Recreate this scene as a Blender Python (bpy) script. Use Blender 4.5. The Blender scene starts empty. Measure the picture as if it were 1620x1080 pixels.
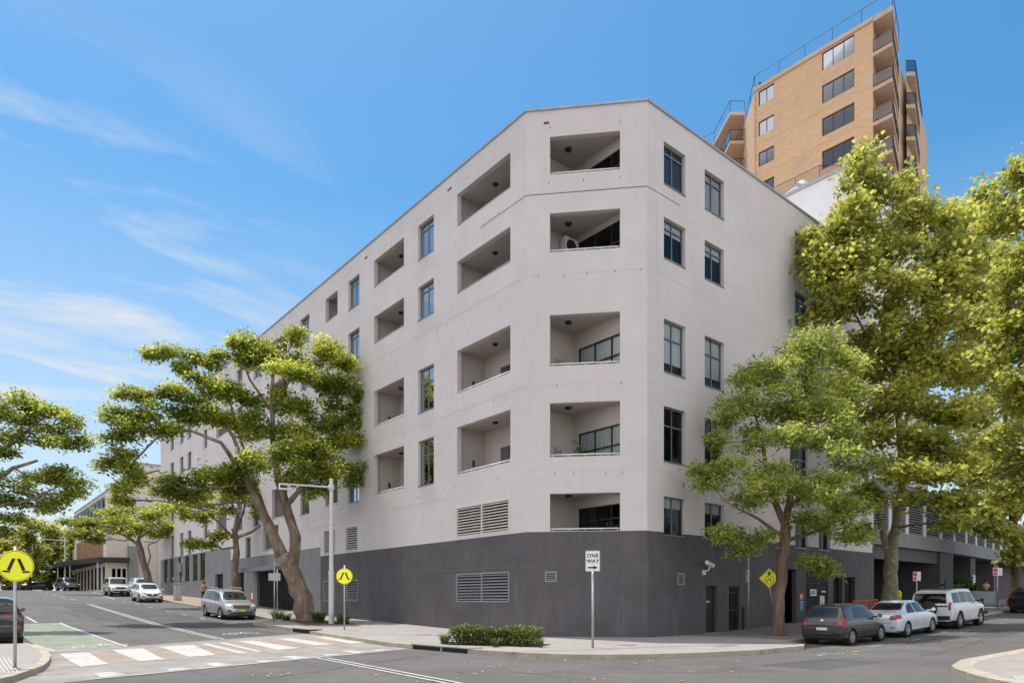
import bpy, bmesh, math, random
import numpy as np
from mathutils import Vector, Matrix
from mathutils.bvhtree import BVHTree
random.seed(7); RNG=np.random.default_rng(7)
S=bpy.context.scene; COL=S.collection; R=math.radians

# ------------------------------------------------------------------ camera
CAMX,CAMY,CH=-18.70,-21.78,1.54
cd=bpy.data.cameras.new("camera"); cam=bpy.data.objects.new("camera",cd); COL.objects.link(cam)
cam.location=(CAMX,CAMY,CH); cam.rotation_euler=(R(90),0,-math.atan2(.636,.772))
cd.sensor_width=36; cd.lens=24; cd.shift_y=408/1620; cd.clip_end=3000; S.camera=cam
# ------------------------------------------------------------------ light
SUN_EL,SUN_AZ=R(74),R(-7)      # azimuth measured from +y towards +x
w=bpy.data.worlds.new("World"); S.world=w; w.use_nodes=True
nt=w.node_tree; N=nt.nodes; L=nt.links
for n in list(N): N.remove(n)
def nd(t,**k):
    n=N.new(t)
    for a,b in k.items():
        if a in n.inputs: n.inputs[a].default_value=b
        else: setattr(n,a,b)
    return n
out=nd('ShaderNodeOutputWorld'); bg=nd('ShaderNodeBackground'); bg.inputs[1].default_value=.11
sky=nd('ShaderNodeTexSky',sky_type='NISHITA',sun_disc=False,sun_elevation=SUN_EL,sun_rotation=SUN_AZ,air_density=1.0,dust_density=.9,ozone_density=2.0)
tc=nd('ShaderNodeTexCoord'); mp=nd('ShaderNodeMapping')
sep=nd('ShaderNodeSeparateXYZ'); L.new(tc.outputs['Generated'],sep.inputs[0])
zz=nd('ShaderNodeMath',operation='ADD'); zz.inputs[1].default_value=.22; L.new(sep.outputs[2],zz.inputs[0])
dx=nd('ShaderNodeMath',operation='DIVIDE'); dy=nd('ShaderNodeMath',operation='DIVIDE')
L.new(sep.outputs[0],dx.inputs[0]); L.new(zz.outputs[0],dx.inputs[1]); L.new(sep.outputs[1],dy.inputs[0]); L.new(zz.outputs[0],dy.inputs[1])
cmb=nd('ShaderNodeCombineXYZ'); L.new(dx.outputs[0],cmb.inputs[0]); L.new(dy.outputs[0],cmb.inputs[1])
mp.inputs['Rotation'].default_value=(0,0,R(28)); mp.inputs['Scale'].default_value=(.9,2.4,1); mp.inputs['Location'].default_value=(.35,.4,0)
L.new(cmb.outputs[0],mp.inputs[0])
nz=nd('ShaderNodeTexNoise'); nz.inputs['Scale'].default_value=1.5; nz.inputs['Detail'].default_value=9; nz.inputs['Roughness'].default_value=.58; nz.inputs['Distortion'].default_value=.35
L.new(mp.outputs[0],nz.inputs['Vector'])
cr=nd('ShaderNodeMapRange'); cr.inputs[1].default_value=.44; cr.inputs[2].default_value=.66; L.new(nz.outputs[0],cr.inputs[0])
# clouds only on the side of the sky where the street runs away
dot=nd('ShaderNodeVectorMath',operation='DOT_PRODUCT'); dot.inputs[1].default_value=(-.30,.95,0); L.new(tc.outputs['Generated'],dot.inputs[0])
mk=nd('ShaderNodeMapRange'); mk.inputs[1].default_value=.62; mk.inputs[2].default_value=.80; L.new(dot.outputs['Value'],mk.inputs[0])
el=nd('ShaderNodeMapRange'); el.inputs[1].default_value=.60; el.inputs[2].default_value=.50; L.new(sep.outputs[2],el.inputs[0])
mu3=nd('ShaderNodeMath',operation='MULTIPLY'); L.new(mk.outputs[0],mu3.inputs[0]); L.new(el.outputs[0],mu3.inputs[1])
mu=nd('ShaderNodeMath',operation='MULTIPLY'); L.new(cr.outputs[0],mu.inputs[0]); L.new(mu3.outputs[0],mu.inputs[1])
# low haze band of thin cloud near the horizon
hz=nd('ShaderNodeMapRange'); hz.inputs[1].default_value=.50; hz.inputs[2].default_value=.0; hz.inputs[3].default_value=0; hz.inputs[4].default_value=.80; L.new(sep.outputs[2],hz.inputs[0])
mx0=nd('ShaderNodeMath',operation='MAXIMUM'); L.new(mu.outputs[0],mx0.inputs[0]); L.new(hz.outputs[0],mx0.inputs[1])
hs=nd('ShaderNodeHueSaturation'); hs.inputs['Saturation'].default_value=1.36; hs.inputs['Hue'].default_value=.487; hs.inputs['Value'].default_value=.57; hs.inputs['Value'].default_value=1.0; L.new(sky.outputs[0],hs.inputs['Color'])
mix=nd('ShaderNodeMix',data_type='RGBA'); L.new(mx0.outputs[0],mix.inputs[0]); L.new(hs.outputs[0],mix.inputs[6]); mix.inputs[7].default_value=(4.3,4.5,4.8,1)
# unseen bright cloud banks behind the camera, added as soft fill for the walls
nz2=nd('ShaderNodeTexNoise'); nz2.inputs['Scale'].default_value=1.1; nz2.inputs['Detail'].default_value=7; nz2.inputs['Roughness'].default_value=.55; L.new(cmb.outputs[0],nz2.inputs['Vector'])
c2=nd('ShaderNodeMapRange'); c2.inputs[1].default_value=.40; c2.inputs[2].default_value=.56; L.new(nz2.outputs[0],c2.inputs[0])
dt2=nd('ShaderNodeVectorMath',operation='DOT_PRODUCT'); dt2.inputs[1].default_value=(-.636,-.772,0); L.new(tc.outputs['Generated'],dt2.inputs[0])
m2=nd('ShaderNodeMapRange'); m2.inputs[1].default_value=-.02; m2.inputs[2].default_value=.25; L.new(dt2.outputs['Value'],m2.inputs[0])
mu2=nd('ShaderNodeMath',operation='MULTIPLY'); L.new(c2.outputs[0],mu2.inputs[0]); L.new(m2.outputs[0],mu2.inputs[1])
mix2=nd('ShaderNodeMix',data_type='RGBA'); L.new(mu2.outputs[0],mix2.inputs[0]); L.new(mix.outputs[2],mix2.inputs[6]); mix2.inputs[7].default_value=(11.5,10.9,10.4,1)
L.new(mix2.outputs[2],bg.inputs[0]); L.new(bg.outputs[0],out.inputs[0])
sl=bpy.data.lights.new("sun","SUN"); sl.energy=3.0; sl.angle=R(.5); sl.color=(1,.95,.87)
so=bpy.data.objects.new("sun",sl); COL.objects.link(so)
sd=Vector((math.sin(SUN_AZ)*math.cos(SUN_EL),math.cos(SUN_AZ)*math.cos(SUN_EL),math.sin(SUN_EL)))
so.rotation_euler=sd.to_track_quat('Z','Y').to_euler(); so.location=(0,0,60)
vs=S.view_settings; S.display_settings.display_device='sRGB'; vs.view_transform='Standard'; vs.look='None'; vs.exposure=.72; vs.gamma=1
S.cycles.max_bounces=7; S.cycles.transparent_max_bounces=12; S.cycles.diffuse_bounces=4

# ------------------------------------------------------------------ terrain helpers
def lerp(x,K):
    if x<=K[0][0]: return K[0][1]
    for (a,b),(c,d) in zip(K,K[1:]):
        if x<=c: return b+(d-b)*(x-a)/(c-a)
    return K[-1][1]
KL=[(-5,0),(0,0),(5,.12),(16.7,.42),(30,.95),(45,1.6),(64.4,2.27),(80,2.75),(95,3.0),(115,3.1),(150,2.9),(200,1.5)]
KR=[(4,0),(8,.03),(14.2,.28),(52,1.56),(80,2.6)]
def H(x,y): return lerp(y,KL)+(lerp(x,KR) if y<4 else lerp(x,KR)*max(0,1-(y-4)/10))
def Hs(x,y): return lerp(y,KL)+lerp(x,KR)
H=Hs
def cw(X,Z): return (CAMX+.772*X+.636*Z, CAMY-.636*X+.772*Z)
def P3(px,py,Z):
    """a point of the place seen at photo pixel px,py and standing Z metres ahead of the camera"""
    x,y=cw((px-810)/1080*Z,Z); return (x,y,CH+(948-py)/1080*Z)
def gp(px,py,off=-.15):
    k=(px-810)/1080; m=(948-py)/1080; Z=3
    while Z<170:
        x,y=cw(k*Z,Z)
        if CH+m*Z-(H(x,y)+off)<0: return (x,y)
        Z+=.02
    return (x,y)

# ------------------------------------------------------------------ materials
def mat(name,col,rough=.8,var=0,scale=3,metal=0,bump=0,bscale=40,col2=None,spec=.5,streak=False,coat=0,detail=6):
    m=bpy.data.materials.new(name); m.use_nodes=True; t=m.node_tree; b=t.nodes['Principled BSDF']
    b.inputs['Roughness'].default_value=rough; b.inputs['Metallic'].default_value=metal; b.inputs['Specular IOR Level'].default_value=spec
    b.inputs['Coat Weight'].default_value=coat; b.inputs['Coat Roughness'].default_value=.05
    c=(*col,1) if len(col)==3 else col; b.inputs['Base Color'].default_value=c
    tcn=t.nodes.new('ShaderNodeTexCoord'); src=tcn.outputs['Object']
    if var or col2:
        if streak:
            mpn=t.nodes.new('ShaderNodeMapping'); mpn.inputs['Scale'].default_value=(1,1,.18); t.links.new(src,mpn.inputs[0]); s2=mpn.outputs[0]
        else: s2=src
        n=t.nodes.new('ShaderNodeTexNoise'); n.inputs['Scale'].default_value=scale; n.inputs['Detail'].default_value=detail; n.inputs['Roughness'].default_value=.62; t.links.new(s2,n.inputs['Vector'])
        r=t.nodes.new('ShaderNodeValToRGB'); r.color_ramp.elements[0].position=.32; r.color_ramp.elements[1].position=.68
        a=col2 if col2 else tuple(x*(1-var) for x in c[:3]); d=c[:3] if col2 else tuple(min(1,x*(1+var)) for x in c[:3])
        r.color_ramp.elements[0].color=(*a[:3],1); r.color_ramp.elements[1].color=(*d,1)
        t.links.new(n.outputs[0],r.inputs[0]); t.links.new(r.outputs[0],b.inputs['Base Color'])
    if bump:
        n=t.nodes.new('ShaderNodeTexNoise'); n.inputs['Scale'].default_value=bscale; n.inputs['Detail'].default_value=5; t.links.new(src,n.inputs['Vector'])
        bp=t.nodes.new('ShaderNodeBump'); bp.inputs['Strength'].default_value=bump; bp.inputs['Distance'].default_value=.02; t.links.new(n.outputs[0],bp.inputs['Height']); t.links.new(bp.outputs[0],b.inputs['Normal'])
    return m
def nodes(m): return m.node_tree.nodes,m.node_tree.links,m.node_tree.nodes['Principled BSDF']
def overlay(m,scale,lo,hi,col,stretch=(1,1,1),amt=.5,loc=(0,0,0)):
    """lay a second, patchy stain colour over a material's base colour"""
    n_,l_,b=nodes(m); tcn=n_.new('ShaderNodeTexCoord'); mpn=n_.new('ShaderNodeMapping'); mpn.inputs['Scale'].default_value=stretch; mpn.inputs['Location'].default_value=loc
    l_.new(tcn.outputs['Object'],mpn.inputs[0]); n=n_.new('ShaderNodeTexNoise'); n.inputs['Scale'].default_value=scale; n.inputs['Detail'].default_value=7; n.inputs['Roughness'].default_value=.6; l_.new(mpn.outputs[0],n.inputs['Vector'])
    mr=n_.new('ShaderNodeMapRange'); mr.inputs[1].default_value=lo; mr.inputs[2].default_value=hi; mr.inputs[4].default_value=amt; l_.new(n.outputs[0],mr.inputs[0])
    mi=n_.new('ShaderNodeMix'); mi.data_type='RGBA'; l_.new(mr.outputs[0],mi.inputs[0]); mi.inputs[7].default_value=(*col,1)
    s=b.inputs['Base Color']
    if s.is_linked: l_.new(s.links[0].from_socket,mi.inputs[6])
    else: mi.inputs[6].default_value=s.default_value
    l_.new(mi.outputs[2],s)
M={}
M['render']=mat('light_render',(.575,.532,.53),.85,.055,.5,bump=.12,bscale=60,spec=.25)
overlay(M['render'],1.0,.50,.76,(.50,.445,.43),(1,1,.22),.35); overlay(M['render'],3.2,.60,.70,(.44,.39,.37),(1,1,.045),.30,(7,2,0)); overlay(M['render'],.22,.50,.60,(.56,.50,.485),(1,1,1.6),.45,(1,8,3)); overlay(M['render'],2.5,.56,.75,(.67,.61,.57),(.3,.3,2.4),.5,(3,1,5))
M['dark']=mat('charcoal_render',(.098,.089,.098),.8,.10,.8,bump=.15,bscale=50,spec=.3)
overlay(M['dark'],2.2,.5,.75,(.145,.135,.145),(1,1,.2),.55); overlay(M['dark'],.5,.50,.60,(.082,.074,.08),(1,1,1.4),.6,(3,3,1)); overlay(M['dark'],6,.60,.72,(.17,.16,.165),(1,1,.06),.35,(2,7,0))
M['dark2']=mat('slate_render',(.20,.205,.215),.8,.1,.8,bump=.1,spec=.3); overlay(M['dark2'],2,.5,.75,(.15,.15,.16),(1,1,.25),.5)
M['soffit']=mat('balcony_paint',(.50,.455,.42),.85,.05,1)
M['seam']=mat('faint_seam',(.50,.45,.435),.9); M['darkline']=mat('pale_crack',(.17,.16,.165),.9)
M['groove']=mat('joint_dark',(.10,.09,.085),.9)
M['coping']=mat('coping_metal',(.34,.34,.35),.45,.1,2,metal=.3)
M['frame']=mat('window_metal',(.17,.20,.23),.4,.08,5,metal=.4)
M['framedark']=mat('dark_metal',(.025,.025,.028),.45,.1,5)
M['steel']=mat('galvanised_steel',(.42,.43,.44),.42,.12,12,metal=.55)
M['whitep']=mat('white_enamel',(.72,.71,.69),.45,.05,4)
M['louvre']=mat('louvre_paint',(.60,.55,.50),.6,.06,3)
M['louvred']=mat('louvre_grey',(.22,.23,.24),.55,.08,3)
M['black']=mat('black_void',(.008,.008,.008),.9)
M['blind']=mat('blind_cloth',(.84,.84,.83),.9,.08,6,streak=True)
def curtain():
    m=mat('curtain_cloth',(.80,.80,.78),.9); n_,l_,b=nodes(m)
    tcn=n_.new('ShaderNodeTexCoord'); wv=n_.new('ShaderNodeTexWave'); wv.wave_type='BANDS'; wv.bands_direction='DIAGONAL'; mpn=n_.new('ShaderNodeMapping'); mpn.inputs['Scale'].default_value=(1,1,0)
    l_.new(tcn.outputs['Object'],mpn.inputs[0]); l_.new(mpn.outputs[0],wv.inputs[0]); wv.inputs['Scale'].default_value=4; wv.inputs['Distortion'].default_value=2.5; wv.inputs['Detail'].default_value=2
    bp=n_.new('ShaderNodeBump'); bp.inputs['Strength'].default_value=.9; bp.inputs['Distance'].default_value=.05; l_.new(wv.outputs[1],bp.inputs['Height']); l_.new(bp.outputs[0],b.inputs['Normal']); return m
M['curtain']=curtain()
def glass(name,tint,rough=.02,minr=.12):
    m=bpy.data.materials.new(name); m.use_nodes=True; t=m.node_tree; t.nodes.clear()
    o=t.nodes.new('ShaderNodeOutputMaterial'); mi=t.nodes.new('ShaderNodeMixShader'); tr=t.nodes.new('ShaderNodeBsdfTransparent'); gl=t.nodes.new('ShaderNodeBsdfGlossy')
    tr.inputs[0].default_value=(*tint,1); gl.inputs['Roughness'].default_value=rough; gl.inputs[0].default_value=(.45,.46,.47,1)
    fr=t.nodes.new('ShaderNodeFresnel'); fr.inputs[0].default_value=1.5; ad=t.nodes.new('ShaderNodeMath'); ad.operation='ADD'; ad.inputs[1].default_value=minr; ad.use_clamp=True
    tcn=t.nodes.new('ShaderNodeTexCoord'); nz=t.nodes.new('ShaderNodeTexNoise'); nz.inputs['Scale'].default_value=.9; t.links.new(tcn.outputs['Object'],nz.inputs[0]); bp=t.nodes.new('ShaderNodeBump'); bp.inputs['Strength'].default_value=.12; bp.inputs['Distance'].default_value=.05
    t.links.new(nz.outputs[0],bp.inputs['Height']); t.links.new(bp.outputs[0],gl.inputs['Normal'])
    t.links.new(fr.outputs[0],ad.inputs[0]); t.links.new(ad.outputs[0],mi.inputs[0]); t.links.new(tr.outputs[0],mi.inputs[1]); t.links.new(gl.outputs[0],mi.inputs[2]); t.links.new(mi.outputs[0],o.inputs[0]); return m
M['glass']=glass('window_glass',(.84,.87,.88),.02,.03)
M['bglass']=glass('balustrade_glass',(.34,.36,.38),.08,.10)
M['towerglass']=glass('tower_glass',(.30,.34,.38),.03,.03); M['towerglass'].node_tree.nodes['Glossy BSDF'].inputs[0].default_value=(.30,.34,.40,1); M['clearglass']=glass('clear_balustrade',(.78,.80,.80),.03,.02)
M['skyglass']=glass('tinted_glass',(.30,.32,.34),.03,.10)
M['carglass']=mat('car_glass',(.010,.012,.011),.05,spec=.5)
M['asphalt']=mat('asphalt',(.105,.099,.097),.9,.16,.35,bump=.5,bscale=90,spec=.3)
overlay(M['asphalt'],.35,.5,.62,(.128,.122,.118),(1,1,1),.6,(4,2,0)); overlay(M['asphalt'],60,.52,.75,(.22,.21,.20),(1,1,1),.5); overlay(M['asphalt'],.8,.56,.66,(.08,.077,.075),(2.6,.28,1),.6,(9,5,0))
M['asphaltd']=mat('fresh_asphalt',(.085,.082,.082),.9,.15,.6,bump=.5,bscale=90,spec=.3); overlay(M['asphaltd'],70,.54,.75,(.10,.10,.10),(1,1,1),.5)
M['concrete']=mat('concrete_table',(.25,.235,.215),.9,.15,.7,bump=.3,bscale=70); overlay(M['concrete'],1.6,.48,.64,(.16,.15,.14),(1,1,1),.6)
M['tablebrown']=mat('brown_coating',(.25,.205,.165),.9,.18,1.2,bump=.3,bscale=70); overlay(M['tablebrown'],2.2,.5,.66,(.30,.27,.24),(1,1,1),.7)
M['kerb']=mat('kerb_stone',(.36,.315,.25),.85,.2,1.8,bump=.3,bscale=50); overlay(M['kerb'],3,.52,.7,(.22,.18,.14),(1,1,1),.6)
M['paint']=mat('road_paint',(.44,.43,.41),.7,.10,3); overlay(M['paint'],3,.50,.64,(.27,.255,.24),(1,1,1),.75); overlay(M['paint'],25,.55,.68,(.30,.285,.265),(1,1,1),.7)
M['green']=mat('green_road_coating',(.185,.225,.155),.9,.12,1.5,bump=.3,bscale=70); overlay(M['green'],.9,.44,.60,(.26,.255,.235),(1.6,.7,1),.85); overlay(M['green'],2.5,.5,.62,(.15,.17,.13),(.5,2,1),.5,(3,2,1))
def paving(name,c,c2,bw,bh,mortar,sc=1):
    m=mat(name,c,.88,bump=0); n_,l_,b=nodes(m); tcn=n_.new('ShaderNodeTexCoord'); br=n_.new('ShaderNodeTexBrick')
    br.inputs['Color1'].default_value=(*c,1); br.inputs['Color2'].default_value=(*c2,1); br.inputs['Mortar'].default_value=(*mortar,1); br.inputs['Scale'].default_value=sc
    br.inputs['Brick Width'].default_value=bw; br.inputs['Row Height'].default_value=bh; br.inputs['Mortar Size'].default_value=.008; l_.new(tcn.outputs['Object'],br.inputs[0])
    l_.new(br.outputs[0],b.inputs['Base Color']); bp=n_.new('ShaderNodeBump'); bp.inputs['Strength'].default_value=.3; bp.inputs['Distance'].default_value=.01; bp.invert=True; l_.new(br.outputs[1],bp.inputs['Height']); l_.new(bp.outputs[0],b.inputs['Normal'])
    overlay(m,.7,.45,.7,tuple(x*.72 for x in c),(1,1,1),.6); overlay(m,9,.5,.8,tuple(x*.8 for x in c),(1,1,1),.5); return m
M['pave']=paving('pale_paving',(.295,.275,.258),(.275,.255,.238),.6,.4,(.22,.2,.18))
M['paveb']=paving('brick_paving',(.32,.24,.185),(.27,.205,.16),.23,.11,(.2,.16,.13))
M['paved']=paving('darkened_paving',(.2,.19,.18),(.17,.16,.155),.6,.4,(.12,.11,.1))  # darker copy of the pale slabs, shade put into the colour; pit lids reuse it
M['soil']=mat('soil',(.09,.06,.04),.95,.3,6,bump=.8,bscale=30)
def brick(name,c1,c2,mo,axis):
    m=mat(name,c1,.9); n_,l_,b=nodes(m); tcn=n_.new('ShaderNodeTexCoord'); sp=n_.new('ShaderNodeSeparateXYZ'); cb=n_.new('ShaderNodeCombineXYZ'); l_.new(tcn.outputs['Object'],sp.inputs[0])
    l_.new(sp.outputs[axis],cb.inputs[0]); l_.new(sp.outputs[2],cb.inputs[1]); br=n_.new('ShaderNodeTexBrick'); l_.new(cb.outputs[0],br.inputs[0])
    br.inputs['Color1'].default_value=(*c1,1); br.inputs['Color2'].default_value=(*c2,1); br.inputs['Mortar'].default_value=(*mo,1); br.inputs['Scale'].default_value=1; br.inputs['Brick Width'].default_value=.36; br.inputs['Row Height'].default_value=.15; br.inputs['Mortar Size'].default_value=.016
    l_.new(br.outputs[0],b.inputs['Base Color']); overlay(m,.5,.5,.7,tuple(x*.8 for x in c1),(1,1,1),.5); overlay(m,.45,.60,.68,(.45,.36,.28),(1,1,1.4),.55,(2,5,4)); return m
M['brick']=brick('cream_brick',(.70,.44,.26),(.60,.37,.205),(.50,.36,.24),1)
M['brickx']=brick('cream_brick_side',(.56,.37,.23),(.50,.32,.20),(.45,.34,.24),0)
M['slab']=mat('tower_concrete',(.50,.36,.25),.85,.1,1.5)
M['white']=mat('white_wall',(.70,.70,.70),.8,.05,1)
M['cream']=mat('cream_wall',(.60,.54,.46),.85,.07,.6); overlay(M['cream'],1.2,.5,.75,(.45,.40,.34),(1,1,.3),.5)
M['creamlight']=mat('pale_render',(.62,.58,.53),.85,.05,.5); overlay(M['creamlight'],1.0,.5,.76,(.48,.44,.41),(1,1,.3),.5)
M['cedar']=mat('cedar_boards',(.46,.30,.19),.8,.35,3,streak=True,col2=(.30,.15,.08))
M['bark']=mat('fig_bark',(.27,.20,.15),.95,.4,3,bump=1.0,bscale=9,streak=True,col2=(.12,.085,.062)); overlay(M['bark'],2,.50,.63,(.38,.32,.27),(1,1,.5),.6)
M['polegrey']=mat('pale_pole_paint',(.56,.56,.57),.45,.06,6)
M['barkr']=mat('rough_brown_bark',(.24,.165,.115),.95,.4,6,bump=1.0,bscale=22,streak=True,col2=(.10,.065,.045))
M['barkp']=mat('plane_bark',(.27,.24,.15),.9,.3,3,bump=.4,bscale=12,col2=(.14,.12,.07)); overlay(M['barkp'],5,.55,.66,(.42,.38,.27),(1,1,.6),.8)
M['branch']=mat('twig_bark',(.10,.072,.052),.95,.3,6)
def leaf(name,dark,mid,light,trans=.35):
    m=bpy.data.materials.new(name); m.use_nodes=True; t=m.node_tree; b=t.nodes['Principled BSDF']; o=t.nodes['Material Output']
    g=t.nodes.new('ShaderNodeNewGeometry'); r=t.nodes.new('ShaderNodeValToRGB'); e=r.color_ramp.elements; e[0].color=(*dark,1); e[1].color=(*light,1); k=e.new(.5); k.color=(*mid,1); e[0].position=.05; e[-1].position=.97
    tcn=t.nodes.new('ShaderNodeTexCoord'); n=t.nodes.new('ShaderNodeTexNoise'); n.inputs['Scale'].default_value=.55; n.inputs['Detail'].default_value=3; t.links.new(tcn.outputs['Object'],n.inputs[0])
    a=t.nodes.new('ShaderNodeMath'); a.operation='MULTIPLY_ADD'; a.inputs[1].default_value=1.5; a.inputs[2].default_value=-.75; t.links.new(n.outputs[0],a.inputs[0])
    s=t.nodes.new('ShaderNodeMath'); s.operation='ADD'; t.links.new(a.outputs[0],s.inputs[0]); t.links.new(g.outputs['Random Per Island'],s.inputs[1]); t.links.new(s.outputs[0],r.inputs[0])
    t.links.new(r.outputs[0],b.inputs['Base Color']); b.inputs['Roughness'].default_value=.45; b.inputs['Specular IOR Level'].default_value=.35
    tl=t.nodes.new('ShaderNodeBsdfTranslucent'); hu=t.nodes.new('ShaderNodeHueSaturation'); hu.inputs['Hue'].default_value=.485; hu.inputs['Value'].default_value=1.5; t.links.new(r.outputs[0],hu.inputs['Color']); t.links.new(hu.outputs[0],tl.inputs[0])
    mi=t.nodes.new('ShaderNodeMixShader'); mi.inputs[0].default_value=trans; t.links.new(b.outputs[0],mi.inputs[1]); t.links.new(tl.outputs[0],mi.inputs[2]); t.links.new(mi.outputs[0],o.inputs[0]); return m
M['leaf_fig']=leaf('broad_green_leaf',(.10,.14,.028),(.24,.30,.045),(.50,.54,.08),.54)
M['leaf_plane']=leaf('plane_leaf',(.18,.22,.05),(.32,.355,.07),(.53,.53,.10),.55)
M['leaf_small']=leaf('glossy_leaf',(.16,.21,.055),(.29,.355,.08),(.50,.55,.12),.54)
M['leaf_hedge']=leaf('hedge_leaf',(.03,.05,.012),(.085,.12,.02),(.19,.22,.05),.3)
M['leaf_lily']=leaf('strap_leaf',(.025,.05,.01),(.07,.12,.02),(.16,.22,.04),.3)
M['leaf_far']=leaf('far_leaf',(.12,.15,.03),(.28,.31,.055),(.5,.5,.09),.5)
M['leaf_flower']=leaf('flower_leaf',(.12,.08,.01),(.4,.22,.03),(.5,.3,.05),.3)
M['litter']=mat('fallen_leaf',(.36,.24,.11),.9,.4,8)
M['yellow']=mat('sign_yellow',(.98,.96,.015),.35); M['signblack']=mat('sign_black',(.01,.01,.01),.5); M['signwhite']=mat('sign_white',(.78,.77,.74),.45)
M['red']=mat('sign_red',(.6,.04,.03),.5); M['signgrey']=mat('sign_back',(.40,.39,.40),.5,.08,8,metal=.3); M['orange']=mat('safety_orange',(.75,.19,.06),.6); M['blue']=mat('poster_blue',(.06,.17,.34),.6)
M['tyre']=mat('tyre_rubber',(.015,.015,.016),.85); M['rim']=mat('alloy_rim',(.50,.50,.51),.3,metal=.7); M['plastic']=mat('black_plastic',(.018,.018,.019),.6)
M['redlamp']=mat('tail_lamp_red',(.30,.008,.006),.15,coat=.4); M['clearlamp']=mat('clear_lamp',(.55,.56,.58),.1,coat=.8,metal=.2); M['plate']=mat('plate_white',(.65,.65,.62),.5); M['platey']=mat('plate_yellow',(.72,.72,.02),.5)
M['chrome']=mat('chrome',(.6,.6,.6),.15,metal=1)
for n,c,mt in (('silver',(.40,.41,.42),.6),('cwhite',(.66,.67,.68),0),('grey',(.032,.031,.033),.5),('cblack',(.012,.012,.014),.1),('bluewhite',(.62,.67,.74),.1),('darkgrey',(.05,.055,.065),.4)):
    M[n]=mat('car_paint_'+n,c,.24,metal=mt,coat=1.0)
M['skin']=mat('skin',(.50,.30,.21),.6); M['hair']=mat('hair',(.03,.02,.015),.7); M['hivis']=mat('hi_vis_cloth',(.62,.80,.02),.7,.1,8); M['tan']=mat('tan_cloth',(.55,.35,.22),.9,.1,8); M['navy']=mat('dark_cloth',(.015,.016,.02),.9); M['brownc']=mat('brown_cloth',(.35,.22,.15),.9)
M['terracotta']=mat('red_planter',(.45,.06,.03),.6); M['umbrella']=mat('umbrella_cloth',(.03,.03,.035),.85); M['bincream']=mat('grey_cabinet',(.42,.42,.41),.6,.1,5)
M['lampglow']=mat('downlight_glow',(.9,.8,.6),.5); _b=M['lampglow'].node_tree.nodes['Principled BSDF']; _b.inputs['Emission Color'].default_value=(1,.82,.55,1); _b.inputs['Emission Strength'].default_value=6

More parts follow.
